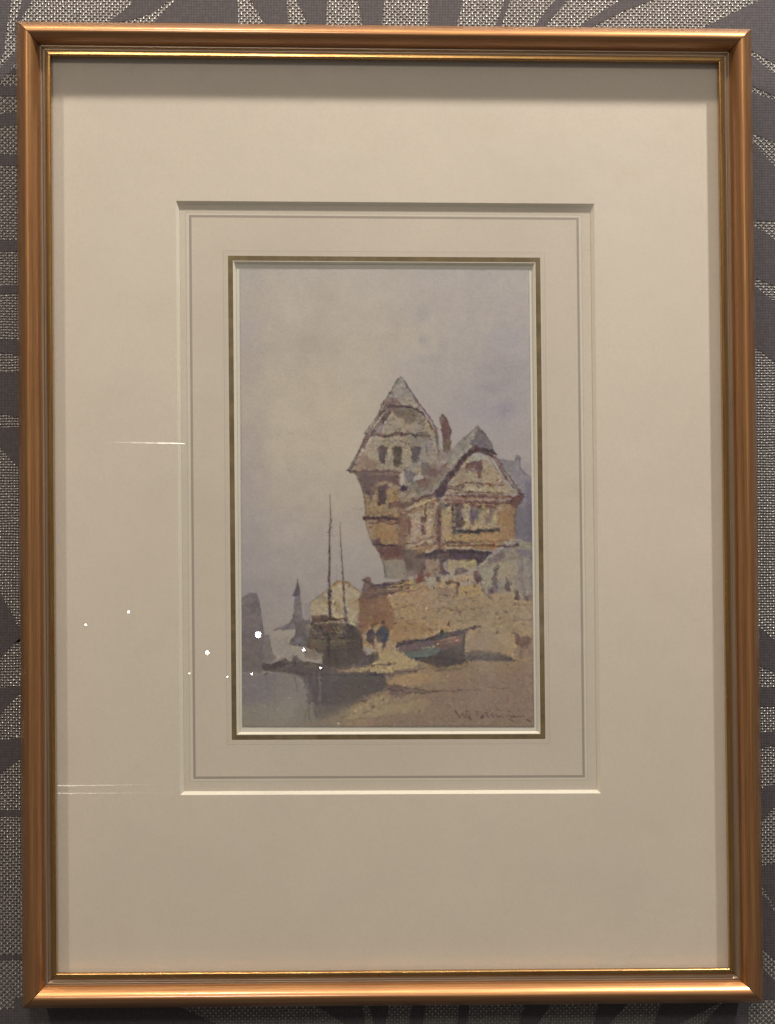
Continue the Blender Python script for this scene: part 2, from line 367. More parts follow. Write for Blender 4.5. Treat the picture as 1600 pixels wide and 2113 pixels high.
def paint():
    # ---- sky: wet washes between colour notes
    sky = [(505,562,174,165,158),(620,565,181,172,160),(760,565,182,172,162),(900,560,177,168,162),(1000,560,172,163,162),(1085,570,175,166,162),
           (505,640,177,166,154),(600,640,186,173,155),(660,660,180,164,150),(760,640,183,172,157),(870,640,175,164,156),(970,640,172,162,156),(1085,650,170,160,160),
           (503,690,168,158,156),(580,690,184,171,151),(640,715,178,162,145),(740,710,188,173,150),(850,700,181,169,153),(960,700,170,160,155),(1085,720,164,154,158),
           (505,760,171,157,147),(560,780,186,171,147),(650,780,190,174,148),(740,780,187,172,150),(850,750,174,163,155),(930,780,166,156,154),(1040,770,150,140,146),(1085,790,156,147,152),
           (505,840,178,163,146),(600,850,192,177,150),(700,850,192,176,148),(890,820,166,156,154),(960,830,154,145,150),(1035,850,150,140,152),(1085,870,160,150,152),
           (505,920,168,154,145),(600,930,190,174,147),(700,950,190,174,146),(950,890,160,150,150),(1060,930,158,149,148),
           (505,1000,164,151,145),(600,1010,180,165,145),(700,1020,182,167,143),(505,1080,155,144,143),(600,1090,168,155,144),(720,1090,170,156,143),
           (505,1160,149,139,141),(600,1160,158,147,142),(720,1160,158,147,142),(505,1230,142,131,135),(600,1230,146,136,136),(720,1220,146,137,138),
           (520,1330,134,122,118),(600,1320,152,138,125),(700,1300,150,136,122),(900,1100,160,140,120),(900,1300,160,130,95),(1080,1300,160,130,95),
           (600,1450,150,134,112),(800,1450,155,128,92),(1080,1450,152,122,90),(1085,1000,140,130,135),(1085,1100,120,110,118)]
    yy, xx = np.mgrid[0:PH, 0:PW].astype(float); xx += PX0 + 4 * WX; yy += PY0 + 4 * WY
    num = np.zeros((PH, PW, 3)); den = np.zeros((PH, PW))
    for x, y, r, g, b in sky:
        w = 1 / (((xx - x) ** 2 + (yy - y) ** 2) / 2500. + .25) ** 1.8
        r, g, b = (.66 * c + .34 * k for c, k in zip((r, g, b), (179, 163, 148)))
        den += w; num += w[..., None] * np.array([r, g, b]) / 255.
    IMG[:] = num / den[..., None]
    IMG[:] += (.020 * TEX)[..., None] * np.array([1.0, .95, .7])
    IMG[:] *= np.array([1.03, .998, .985])
    # smoke and cloud notes
    for x, y, r, ry, c, a in [(872,648,15,14,(158,146,142),.45),(872,702,8,10,(152,141,140),.5),(880,742,26,9,(160,149,146),.45),(914,713,10,12,(162,148,142),.4),
                              (838,750,16,6,(168,156,150),.4),(655,658,16,16,(172,152,138),.35),(1043,845,17,14,(140,129,148),.5),(1015,800,30,12,(146,137,142),.35),
                              (640,705,40,14,(176,158,138),.3),(1040,700,30,16,(160,152,160),.35),(1060,760,34,18,(150,142,146),.3),(990,850,26,12,(158,148,158),.35),
                              (600,895,6,2,(165,146,126),.5),(575,897,3,2,(165,146,126),.5),(560,720,40,10,(170,156,142),.25)]:
        blot(x, y, r, c, a, ry, .9)
    WET[:] = 0
    # ---- far town on the left
    wash(E((100,450),(145,425),(210,392),(268,398),(290,470),(318,640),(345,850),(345,1000),(330,1270),(95,1270)), (112,98,96), .88, 1.0, .2)
    wash(E((330,850),(400,852),(418,950),(440,1050),(485,1120),(330,1240)), (120,105,98), .85, 1.0)
    wash(E((100,900),(320,900),(330,1260),(100,1260)), (116,99,88), .45, 6)
    stroke(E((290,470),(318,640),(345,850)), 1.4, (92,80,84), .5)
    wash(E((716,240),(745,400),(750,500),(775,690),(800,700),(650,720),(668,590),(685,430),(690,340)), (116,104,103), .85, .8, .12)
    wash(E((713,300),(742,350),(742,425),(688,432),(655,425),(690,350)), (84,72,80), .8, .8, .12)
    stroke(E((715,225),(715,310)), 1.0, (104,92,94), .7, 1.8)
    wash(E((435,808),(520,765),(600,735),(640,690),(790,680),(770,770),(640,800),(540,802)), (118,106,102), .8, .8)
    stroke(E((440,806),(520,785),(600,800)), 1.2, (95,83,82), .6)
    wash(E((700,710),(850,690),(840,860),(810,990),(740,985),(625,960),(640,900),(690,850)), (101,90,88), .9, .9)
    blot(480 + 720 / 5.333, 1150 + 915 / 5.333, 9, (124,115,116), .6, 8)
    dabs(E((700,720),(850,700),(840,840),(700,860)), 14, [(85,74,74),(110,96,90)], (.8, 1.8), .5)
    wash(E((440,900),(620,860),(620,960),(740,1000),(800,1160),(680,1150),(500,1110)), (156,140,122), .7, 2.5)
    wash(E((780,520),(860,510),(870,690),(790,690)), (140,126,120), .5, 2)
    # cream store behind the boat
    wash(E((855,510),(960,430),(1060,370),(1080,325),(1190,255),(1290,315),(1395,385),(1380,770),(1240,750),(870,670)), (176,152,114), .92, .8)
    stroke(E((1080,335),(1140,285),(1190,262),(1250,285),(1330,345),(1395,385)), 4.5, (146,114,68), .75, 3)
    stroke(E((855,505),(950,435),(1050,380)), 1.8, (132,112,88), .7)
    wash(E((870,520),(960,450),(1040,440),(1050,530),(930,530)), (158,132,92), .6, 1.5)
    stroke(E((900,560),(940,525),(1040,520)), 1.6, (190,168,132), .7)
    stroke(E((1090,470),(1200,460),(1380,475)), 1.4, (150,120,76), .5)
    wash(E((1120,520),(1190,520),(1190,610),(1140,600)), (154,128,82), .6, 1.2)
    wash(E((1260,440),(1380,470),(1385,600),(1270,540)), (166,134,90), .6, 1.4)
    dabs(E((880,520),(1370,480),(1360,740),(1240,700),(880,640)), 30, [(150,122,80),(188,166,126),(140,112,84)], (.8, 1.8), .4, 1.2)
    # ---- ground and water
    wash([(486,1392),(560,1392),(700,1375),(790,1340),(880,1330),(1112,1322),(1112,1510),(486,1510)], (150,120,86), .95, 2)
    wash(G((760,330),(1100,210),(1600,100),(1600,450),(700,450)), (142,112,86), .7, 14, tex=.4)
    wash(G((1150,170),(1600,160),(1600,300),(1100,330)), (150,114,88), .5, 12)
    wash(G((900,380),(1600,330),(1600,450),(700,450)), (138,112,84), .6, 10)
    wash(F((140,790),(200,715),(330,700),(420,750),(560,815),(420,870),(230,915),(20,880),(0,850)), (178,150,100), .85, 1.6)
    dabs(F((140,790),(330,720),(520,810),(330,880),(40,880)), 26, [(190,164,118),(160,128,84),(150,118,82)], (1, 2.4), .4, -.12, .2, (6, 16))
    wash(G((790,185),(900,165),(1010,150),(1080,190),(960,215),(830,215)), (172,132,86), .8, 1.8)
    wash(G((660,310),(760,262),(820,285),(830,320),(900,310),(980,280),(1050,300),(1000,350),(700,380),(480,400),(540,355)), (168,140,94), .8, 2)
    wash(G((40,150),(330,150),(390,190),(425,330),(470,360),(420,400),(330,425),(45,440)), (130,117,108), .95, 1.2)
    wash(G((200,250),(400,280),(430,380),(330,425),(150,400)), (138,122,104), .75, 12)
    wash(G((45,360),(350,370),(400,425),(45,442)), (136,121,100), .6, 8)
    blot(505, 1420, 18, (120,108,110), .5, 26); blot(560, 1400, 26, (136,124,116), .5, 10)
    wash(G((250,130),(330,120),(420,120),(560,140),(780,155),(800,180),(790,235),(700,262),(640,300),(560,330),(500,362),(440,365),(412,300),(400,225),(372,178),(330,155)), (88,75,70), .92, 3.4, .6)
    wash(G((380,150),(470,150),(470,230),(410,240)), (82,70,80), .7, 5)
    wash(G((440,250),(520,200),(600,250),(640,300),(500,350),(430,340)), (100,86,76), .6, 5)
    wash(G((560,150),(780,160),(790,230),(690,255),(560,215)), (84,71,68), .7, 4)
    stroke(G((500,130),(500,260)), 6, (80,68,70), .4, 5, soft=2)
    dabs(G((430,170),(780,170),(780,230),(640,300),(450,350)), 40, [(78,66,66),(110,95,82),(96,82,90)], (1.2, 3), .35, 0, .3, (6, 16))
    # shoreline
    stroke(G((790,215),(850,215),(900,228),(980,242),(1060,248),(1160,240)), 7, (100,78,66), .6, 2)
    stroke(G((820,240),(900,235),(960,250),(1080,250)), 6, (98,76,68), .6, 2)
    stroke(G((1150,243),(1200,241),(1260,239)), 1.6, (110,84,66), .6)
    wash(G((800,225),(870,210),(930,240),(900,280),(860,300),(830,280)), (110,84,76), .7, 2)
    stroke(G((860,290),(890,285)), 2, (180,152,120), .7)
    blot(G((740,285))[0][0], G((740,285))[0][1], 4, (102,80,66), .7, 2)
    blot(G((735,325))[0][0], G((735,325))[0][1], 7, (112,90,72), .6, 2.2)
    stroke(G((560,152),(700,150),(790,158),(860,155),(960,140),(990,132)), 4, (104,78,78), .75, 2.5)
    stroke(G((640,150),(760,158),(840,160)), 4, (82,66,72), .6)
    dabs(G((800,230),(1000,250),(1000,260),(800,290)), 14, [(84,64,58),(120,92,74),(150,122,90)], (1, 2.4), .5, 0, .3)
    for p in [((480,385),(560,365),(640,355)), ((330,425),(480,415),(640,395),(720,375)), ((560,400),(720,385),(840,382)), ((500,432),(700,428),(860,425)), ((380,400),(450,385),(470,370))]:
        stroke(G(*p), 1.6, (118,96,72), .6, 1.0)
    dabs(G((330,380),(470,360),(700,350),(900,400),(340,430)), 40, [(126,104,76),(172,146,100),(140,112,84)], (.9, 2), .4, -.1, .3, (5, 14))
    dabs(G((1000,140),(1580,110),(1580,420),(900,420)), 60, [(146,112,80),(166,132,96),(150,120,92),(140,108,82)], (1.2, 3), .25, 0, .3, (8, 20))
    dabs(G((1180,150),(1560,105),(1560,140),(1200,170)), 14, [(150,122,76),(126,98,76)], (1, 2), .4, -.05, .15, (8, 22))
    # ---- grey house behind, far right
    wash(B((1060,690),(1210,715),(1290,720),(1320,640),(1365,650),(1378,810),(1440,870),(1530,950),(1560,1700),(1300,1700),(1310,1250),(1400,1160),(1180,900)), (131,121,124), .88, .8, .2)
    wash(D((1290,60),(1560,0),(1560,540),(1290,470)), (108,98,104), .7, 5)
    wash(D((1440,-300),(1560,-300),(1560,600),(1460,560)), (104,93,112), .5, 5)
    stroke(B((1080,695),(1200,715),(1330,712)), 1.4, (104,92,108), .8)
    stroke(B((1275,660),(1330,625),(1365,690)), 1.2, (120,108,122), .7)
    stroke(B((1360,690),(1378,820),(1440,880),(1510,940)), 1.5, (102,90,110), .8)
    # ---- quay wall
    wash(F((0,240),(30,190),(130,130),(440,75),(600,60),(1100,160),(1560,230),(1570,680),(1400,790),(950,720),(560,700),(330,690),(230,740),(20,650)), (172,138,94), .95, 1)
    wash(F((700,240),(1100,200),(1560,270),(1560,560),(1000,500),(700,420)), (158,136,100), .65, 8)
    wash(F((420,180),(640,160),(720,300),(560,400),(420,320)), (176,138,100), .5, 8)
    wash(F((620,150),(760,190),(860,300),(700,330),(610,240)), (164,140,112), .6, 5)
    wash(F((0,240),(240,205),(290,300),(330,420),(300,520),(250,520),(190,480),(90,480),(0,600)), (140,93,62), .85, 3)
    wash(F((10,220),(250,180),(260,250),(40,300)), (118,84,68), .6, 3)
    dabs(F((10,240),(280,240),(320,430),(200,470),(20,520)), 40, [(110,74,54),(160,112,74),(128,86,60),(96,70,60)], (1, 2.6), .45, -.1, .4, (3, 9))
    wash(F((330,420),(560,480),(700,520),(560,590),(330,640),(260,640),(280,560)), (160,118,72), .6, 6)
    wash(F((960,640),(1060,520),(1180,530),(1280,620),(1330,720),(1200,720),(960,710)), (146,114,84), .6, 6)
    wash(F((1200,450),(1380,460),(1380,640),(1280,680)), (160,134,92), .5, 6)
    for row, (xa, xb), n in [(262,(300,520),7),(335,(700,880),9),(330,(880,1240),9),(375,(820,1300),10),(430,(1180,1560),11),(300,(1000,1560),12),(490,(1000,1300),7),(455,(620,900),7),(510,(430,700),9),(270,(640,900),8),(360,(1380,1560),5),(240,(760,1100),8)]:
        for i in range(n):
            x = NR.uniform(xa, xb); y = row + NR.normal(0, 7); l = NR.uniform(8, 42)
            stroke(F((x, y), (x + l, y + NR.normal(0, 4))), NR.uniform(1, 2), [(112,84,66),(126,96,62),(104,78,74)][NR.randint(3)], NR.uniform(.35, .8), .8)
    stroke(F((710,345),(740,325),(800,330),(850,350)), 1.8, (118,92,52), .75)
    stroke(F((850,345),(1000,335),(1100,325)), 1.5, (124,96,62), .7)
    blot(*F((900,360))[0], 3.6, (104,76,72), .8)
    stroke(F((1380,440),(1420,435),(1530,428)), 2.4, (116,84,70), .75)
    dabs(F((340,200),(640,160),(1100,230),(1540,290),(1540,560),(950,520),(350,520)), 130, [(140,108,74),(184,150,106),(126,96,72),(172,146,112),(150,118,92)], (.9, 2.4), .4, 0, .4, (2, 7))
    # top edge and post
    wash(F((20,200),(40,100),(45,60),(75,38),(108,55),(112,120),(240,125),(250,200),(150,220),(20,230)), (104,80,72), .85, 1)
    wash(F((108,120),(230,110),(440,70),(450,90),(300,125),(180,150)), (118,100,100), .7, 1)
    stroke(F((110,98),(160,120),(250,112),(430,72)), 1.8, (86,68,76), .8)
    blot(*F((85,62))[0], 4, (132,86,70), .7)
    stroke(F((120,215),(230,195),(300,170),(390,150),(455,142)), 4, (104,76,78), .8, 3)
    wash(F((300,110),(500,75),(520,130),(310,165)), (166,138,84), .8, 1.4)
    dabs(F((20,150),(230,130),(440,80),(440,150),(250,200),(30,240)), 30, [(84,66,70),(150,118,78),(116,88,76)], (.9, 2), .5, -.2, .4)
    # ---- right house, front
    wall = D((235,-20),(1320,-20),(1300,330),(1285,480),(1080,560),(300,600),(240,300))
    wash(wall, (166,139,98), .97, .8)
    wash(D((300,60),(505,60),(500,470),(320,490)), (168,142,98), .8, 1.5)
    wash(D((330,290),(500,300),(480,420),(340,450)), (164,128,100), .6, 4)
    wash(D((420,400),(1285,330),(1285,470),(1000,525),(440,510)), (166,126,78), .85, 1.4)
    wash(D((1060,330),(1280,320),(1280,450),(1080,470)), (158,110,78), .6, 3)
    wash(D((1065,190),(1120,80),(1160,20),(1285,60),(1280,330),(1090,315)), (158,118,72), .8, 1.6)
    wash(D((1120,10),(1190,0),(1270,70),(1270,110),(1130,90)), (160,138,112), .6, 2)
    stroke(D((1085,120),(1085,300)), 3, (118,80,56), .6, 2)
    stroke(D((1290,60),(1290,300),(1270,460)), 3, (104,78,66), .6)
    wash(D((248,40),(318,40),(330,300),(325,500),(265,500),(255,260)), (128,84,70), .8, 1)
    wash(D((590,60),(720,60),(720,310),(600,330)), (166,146,114), .8, 1.2)
    wash(D((505,0),(590,0),(598,150),(642,255),(600,320),(515,318),(508,180)), (84,66,68), .92, .8)
    wash(D((560,70),(600,70),(630,190),(590,180)), (150,128,108), .6, 1.2)
    wash(D((705,60),(845,60),(845,130),(815,225),(760,230),(735,295),(700,285),(695,200)), (110,92,96), .85, .9)
    wash(D((820,60),(1060,60),(1060,315),(760,315),(800,220)), (164,142,110), .6, 1.4)
    wash(D((900,170),(1000,90),(1015,150),(985,240),(930,265),(885,220)), (128,104,92), .7, 1.2)
    wash(D((960,60),(1060,60),(1020,120),(960,100)), (134,108,112), .6, 1.2)
    stroke(D((660,100),(665,300)), 2, (184,164,128), .7)
    stroke(D((1035,140),(1030,300)), 2.4, (180,158,118), .7)
    stroke(D((700,25),(770,20),(830,45)), 6, (96,54,50), .85)
    stroke(D((915,40),(970,35),(1040,45)), 6, (104,56,46), .85)
    stroke(D((510,10),(580,15)), 6, (78,66,70), .85)
    stroke(D((500,340),(700,335),(1080,325)), 3.6, (160,146,118), .8)
    stroke(D((480,390),(520,385),(580,360),(700,372),(830,360),(1085,352)), 7.5, (82,72,66), .9, 6.5)
    stroke(D((680,370),(780,372)), 4, (58,58,58), .7)
    stroke(D((340,525),(470,508),(600,520)), 4, (90,66,58), .85)
    stroke(D((600,510),(650,515),(700,525)), 4.5, (84,60,64), .8)
    stroke(D((700,505),(900,500),(1060,505),(1200,480)), 4, (126,82,58), .75)
    stroke(D((370,575),(600,555),(740,560)), 4, (150,118,88), .8)
    stroke(D((400,590),(640,580),(745,585)), 3, (170,142,106), .7)
    wash(D((735,540),(1000,535),(1110,560),(1000,620),(740,600)), (142,102,60), .85, 1.4)
    wash(D((-10,700),(90,680),(180,690),(290,640),(420,630),(560,628),(800,640),(960,652),(900,740),(800,815),(775,745),(560,742),(340,735),(120,735),(-10,745)), (80,60,66), .92, 1.2)
    wash(D((300,560),(360,560),(330,640),(170,690),(180,650)), (112,76,66), .7, 1.6)
    dabs(D((240,640),(900,640),(800,760),(560,740),(240,730)), 24, [(98,72,78),(62,50,58),(112,84,80)], (1, 2.4), .5)
    # gable
    wash(B((690,665),(770,640),(880,655),(960,740),(1100,930),(1240,1080),(1340,1150),(900,1170),(380,1130),(440,1000),(560,800)), (163,139,106), .96, .8)
    wash(B((690,690),(770,650),(880,660),(930,720),(700,740)), (164,156,140), .75, 1.6)
    wash(B((520,820),(640,800),(640,960),(500,980)), (150,126,98), .7, 2)
    wash(B((640,1060),(1150,1050),(1250,1130),(600,1130)), (166,146,114), .7, 2)
    wash(B((640,790),(655,750),(760,720),(860,745),(885,800),(840,850),(850,940),(815,950),(800,860),(780,820),(660,815)), (104,70,64), .88, .8)
    blot(*B((725,830))[0], 11, (158,132,128), .75, 5)
    wash(B((650,860),(790,850),(790,930),(660,940)), (160,138,106), .7, 1.2)
    stroke(B((660,745),(740,715),(840,725)), 1.6, (184,162,124), .8)
    for p in [((430,1060),(500,1060),(560,1045),(660,1005)), ((790,1030),(820,1060)), ((850,1030),(890,1045)), ((950,1020),(1040,1030)), ((1090,1015),(1160,1030)), ((520,1080),(580,1080),(630,1040))]:
        stroke(B(*p), 3.2, (104,70,62), .8, 2.4)
    stroke(B((660,995),(800,1010),(960,990),(1130,985)), 1.4, (176,152,112), .7)
    stroke(B((470,1150),(620,1135),(820,1165),(900,1165),(1150,1165)), 2.4, (112,76,62), .8)
    stroke(B((400,1200),(600,1195),(900,1200),(1200,1200),(1310,1210)), 7, (142,102,80), .85)
    stroke(B((480,1225),(800,1230),(1180,1225)), 3, (156,122,92), .7)
    stroke(B((270,1235),(480,1240),(800,1262),(1180,1262),(1290,1240)), 5, (118,76,64), .8)
    wash(B((1270,1195),(1340,1160),(1415,1150),(1395,1225),(1330,1340),(1250,1320),(1230,1270)), (100,64,54), .9, .9)
    # gable roof, left slope and peak
    roof = B((800,262),(690,340),(560,460),(470,600),(330,800),(200,960),(100,1050),(-20,1130),(-20,1215),(180,1178),(300,1060),(380,960),(480,840),(600,690),(700,570),(790,515),(840,420),(850,310))
    wash(roof, (147,135,117), .96, .8)
    for i in range(34):
        t = NR.uniform(0, 1); o = NR.uniform(-40, 60)
        pa = (760 - 680 * t + o, 340 + 730 * t + o * .8); l = NR.uniform(40, 150)
        stroke(B(pa, (pa[0] - l * .68, pa[1] + l * .78)), NR.uniform(1, 2.2), [(170,156,130),(112,98,88),(128,114,104),(158,138,112)][NR.randint(4)], .6, .9)
    stroke(B((740,520),(640,600),(540,740),(400,910),(300,1040)), 2.4, (178,162,134), .75, 1.6)
    stroke(B((780,290),(640,400),(540,480),(440,640)), 2.2, (118,106,98), .75)
    wash(B((805,258),(870,330),(980,495),(1030,600),(1020,640),(910,640),(800,575),(740,540),(715,440),(790,350)), (112,99,98), .92, .8)
    wash(B((740,540),(860,530),(1000,590),(1020,635),(900,640)), (84,66,68), .75, 1.6)
    stroke(B((795,300),(740,420)), 2, (150,138,122), .6)
    stroke(B((805,255),(880,340),(985,500),(1035,610)), 1.8, (96,84,88), .8)
    dabs(B((800,300),(870,360),(980,520),(800,540),(740,460)), 22, [(136,124,122),(92,80,84)], (.9, 1.8), .5, .8)
    stroke(B((800,545),(720,585),(640,670),(570,750),(490,850),(410,950),(340,1050),(275,1150)), 10, (86,56,58), .92, 13)
    wash(B((250,1130),(340,1040),(420,1040),(400,1100),(330,1200),(250,1200)), (68,48,68), .85, 1.4)
    dabs(B((640,640),(760,560),(420,960),(300,1100)), 16, [(112,74,62),(70,48,54)], (1, 2.4), .5, 2.2)
    stroke(B((800,585),(880,605),(960,630),(1030,690),(1090,790),(1170,940),(1270,1045),(1390,1165)), 6, (108,74,64), .85, 3.5)
    stroke(B((945,660),(1000,750),(1080,880),(1150,960)), 4.2, (146,120,86), .8, 2.5)
    stroke(B((1035,660),(1110,790),(1190,930)), 2.6, (140,96,88), .7)
    stroke(B((1210,980),(1290,1060),(1370,1145)), 1.8, (176,158,136), .8)
    # ---- middle wing
    wash(Cc((720,600),(860,560),(1100,450),(1340,400),(1345,1060),(1000,1090),(870,1090),(850,800)), (170,143,110), .95, .8)
    wash(Cc((1000,660),(1310,600),(1310,1030),(1010,1060)), (180,154,124), .7, 1.4)
    wash(Cc((850,620),(960,660),(1000,980),(900,1080),(850,960)), (134,100,82), .65, 2)
    wash(Cc((720,540),(900,505),(1100,420),(1340,380),(1340,420),(1120,470),(900,560),(740,590)), (126,92,80), .85, 1)
    stroke(Cc((900,600),(1100,520),(1335,450)), 5, (182,158,118), .85)
    stroke(Cc((850,620),(1000,600),(1180,540),(1330,520)), 2, (146,106,80), .7)
    stroke(Cc((860,665),(1000,630),(1200,560),(1300,570)), 3, (122,84,70), .75)
    blot(*Cc((1298,522))[0], 3.4, (120,56,38), .9)
    wash(Cc((930,725),(1005,712),(1010,800),(990,910),(965,900),(970,800)), (108,76,70), .85, .9)
    wash(Cc((1110,695),(1190,682),(1195,750),(1160,790),(1140,720)), (102,66,62), .9, .8)
    wash(Cc((1140,815),(1188,805),(1185,930),(1145,920)), (98,66,70), .9, .8)
    stroke(Cc((1165,740),(1165,830)), 5, (140,110,98), .6)
    blot(*Cc((1110,965))[0], 4, (140,100,84), .6)
    stroke(Cc((1070,660),(1060,940)), 2, (190,166,134), .6); stroke(Cc((1240,700),(1230,960)), 4, (186,162,128), .5)
    stroke(Cc((1000,700),(1000,1000)), 1.6, (132,98,80), .6); stroke(Cc((1305,620),(1305,1040)), 2, (138,116,92), .6)
    wash(Cc((1335,560),(1410,560),(1415,1000),(1380,1060),(1330,1040)), (130,92,76), .8, 1.2)
    wash(Cc((1000,1085),(1100,1060),(1340,1030),(1400,1060),(1300,1110),(1090,1205),(1010,1190)), (158,124,90), .85, 1.2)
    stroke(Cc((1080,1075),(1200,1060),(1330,1045)), 3, (112,74,60), .8)
    stroke(Cc((1030,1190),(1200,1130),(1390,1075)), 4, (170,138,98), .6)
    wash(Cc((1330,330),(1450,250),(1480,330),(1400,440),(1340,440)), (66,48,66), .8, 1.6)
    wash(Cc((1350,520),(1460,520),(1470,600),(1430,590)), (84,66,78), .7, 1.4)
    # low roof between the houses
    wash(Cc((830,330),(960,290),(1100,200),(1250,180),(1450,60),(1500,100),(1330,300),(1230,380),(900,520),(840,480)), (140,122,98), .8, 1.4)
    for p in [((850,440),(1000,340)), ((900,480),(1080,390)), ((960,420),(1050,290)), ((1010,400),(1200,310)), ((880,380),(960,300))]:
        stroke(Cc(*p), 2.6, (172,158,128), .65, 1.4)
    for p in [((960,520),(1060,450)), ((940,400),(1010,330)), ((1060,340),(1140,270)), ((1180,330),(1290,240))]:
        stroke(Cc(*p), 2.4, (96,80,72), .7, 1.2)
    wash(Cc((840,320),(900,270),(960,280),(960,330),(880,350)), (70,50,66), .85, 1)
    wash(Cc((1080,210),(1180,180),(1300,210),(1240,280),(1120,300)), (124,82,62), .75, 2)
    stroke(Cc((1170,190),(1240,200)), 4, (150,104,66), .7)
    # ---- tower, upper part
    wash(A((620,850),(700,640),(790,560),(1080,560),(1230,660),(1340,850),(1390,1000),(1400,1250),(1300,1430),(900,1400),(620,1390),(260,1370),(330,1170),(480,950)), (157,139,113), .96, .8)
    wash(A((880,120),(800,185),(640,470),(560,640),(720,520),(900,500),(1050,505),(1130,560),(1165,530),(960,230)), (151,136,120), .95, .7, .2)
    for i in range(24):
        y = NR.uniform(230, 500); hw = (y - 120) * .6; x = 880 + NR.uniform(-.4, .75) * hw; l = NR.uniform(20, 90)
        stroke(A((x, y), (x + l, y + NR.normal(4, 5))), NR.uniform(.9, 1.7), [(112,96,84),(124,106,96),(178,162,140)][NR.randint(3)], .65, .9)
    wash(A((690,410),(760,380),(830,400),(880,480),(740,500),(640,560)), (128,94,78), .65, 1.6)
    wash(A((750,520),(940,510),(1050,520),(1150,620),(1120,640),(1060,640),(1000,750),(930,720),(900,660),(780,590)), (116,101,84), .8, 2)
    wash(A((1000,560),(1120,600),(1060,660),(990,750)), (122,96,76), .6, 2)
    stroke(A((590,620),(690,530),(740,495),(830,515)), 5, (92,64,64), .9)
    stroke(A((740,495),(830,520),(930,505),(1010,508),(1080,540),(1140,585)), 4.5, (90,66,66), .9, 3.5)
    stroke(A((910,498),(1000,490),(1060,510)), 1.6, (180,162,136), .7)
    stroke(A((780,520),(700,600),(610,720),(520,840),(440,930),(380,1050)), 11, (100,72,62), .85, 6)
    stroke(A((740,560),(660,680)), 6, (88,60,56), .6)
    wash(A((610,700),(660,740),(620,860),(540,880),(540,800)), (132,116,116), .7, 1.6)
    stroke(A((645,730),(600,850)), 1.8, (92,80,86), .7)
    stroke(A((880,118),(810,180),(745,300),(640,470),(575,620),(500,730),(410,850)), 1.8, (96,80,80), .85, 2.4)
    stroke(A((405,860),(430,880),(340,1060),(250,1220),(175,1355)), 2.6, (84,68,70), .85, 3)
    stroke(A((880,118),(960,230),(1065,395),(1160,530),(1240,630),(1320,770),(1360,900)), 2.2, (98,80,90), .88, 3)
    stroke(A((1160,590),(1210,610),(1290,720)), 2, (120,74,76), .6)
    wash(A((1170,880),(1380,900),(1390,1190),(1140,1260),(1060,1340),(1010,1320),(1080,1100)), (146,136,124), .7, 3)
    blot(*A((1230,1010))[0], 10, (136,128,134), .6, 14)
    wash(A((930,880),(1250,860),(1250,940),(1130,1000),(960,1040),(900,960)), (134,118,102), .6, 2.4)
    stroke(A((520,890),(620,875),(700,895),(780,880),(870,868),(940,890)), 6, (110,72,68), .9, 4)
    stroke(A((560,900),(720,905)), 3, (92,60,60), .6)
    stroke(A((930,868),(1060,870),(1160,862),(1260,880)), 3, (98,84,74), .8)
    stroke(A((1160,920),(1240,890)), 3.4, (96,82,76), .7)
    stroke(A((560,945),(640,930),(740,905),(860,915)), 2, (178,162,120), .7)
    stroke(A((870,960),(950,1010)), 4, (112,96,86), .7)
    wash(A((555,1055),(620,1032),(700,1040),(690,1110),(660,1190),(625,1245),(595,1230),(585,1130)), (104,72,70), .9, .8)
    wash(A((765,1050),(870,1035),(898,1110),(885,1180),(850,1295),(785,1300),(785,1180)), (92,78,66), .88, .8)
    wash(A((1005,1055),(1145,1042),(1145,1085),(1090,1150),(1080,1240),(1020,1265),(1030,1150)), (104,92,92), .85, .9)
    blot(*A((640,1090))[0], 6, (84,52,60), .6); blot(*A((850,1250))[0], 4, (76,56,66), .6); blot(*A((1090,1075))[0], 6, (78,68,82), .6)
    stroke(A((720,1050),(735,1280)), 4, (172,154,120), .6); stroke(A((930,1080),(950,1280)), 4, (168,152,124), .6)
    wash(A((215,1340),(330,1170),(420,1150),(540,1260),(560,1340),(800,1340),(830,1400),(300,1420)), (140,106,82), .75, 3)
    dabs(A((280,1300),(380,1100),(560,1000),(800,1340),(300,1390)), 44, [(126,86,72),(172,148,110),(110,76,70),(150,122,84)], (.9, 2.2), .45, .3, .8)
    stroke(A((210,1365),(300,1370),(440,1360),(600,1372),(800,1362)), 5, (108,74,70), .85)
    stroke(A((680,1395),(830,1390)), 2, (166,132,110), .7)
    dabs(A((960,900),(1370,920),(1380,1200),(1000,1350),(930,1100)), 50, [(128,116,104),(176,164,140),(118,104,98),(150,136,122)], (.9, 2), .4, .8, .8)
    wash(A((1140,1245),(1265,1310),(1290,1400),(1230,1430),(1150,1410)), (106,97,92), .85, .9)
    wash(A((915,1335),(1065,1410),(1035,1520),(960,1510)), (106,96,98), .85, .9)
    stroke(A((925,1345),(1065,1405)), 2, (82,70,78), .8); stroke(A((1150,1250),(1250,1310)), 2, (84,72,76), .8)
    stroke(A((1135,1260),(1140,1400)), 2, (176,166,146), .7); stroke(A((890,1400),(900,1500)), 3, (172,160,134), .7)
    wash(A((1290,1310),(1390,1360),(1480,1240),(1500,1260),(1340,1450),(1250,1440)), (116,72,70), .75, 1.8)
    wash(A((1360,1100),(1560,1060),(1540,1180),(1380,1250)), (120,98,88), .6, 3)
    dabs(A((1300,1150),(1560,1080),(1500,1260),(1300,1440),(1200,1440)), 28, [(100,72,74),(150,136,118),(116,80,70)], (.9, 2.2), .5, .8, .6)
    # chimney
    wash(A((1392,650),(1430,618),(1465,640),(1500,740),(1550,850),(1535,900),(1530,1100),(1425,1100),(1430,950),(1400,760)), (110,72,64), .85, 1)
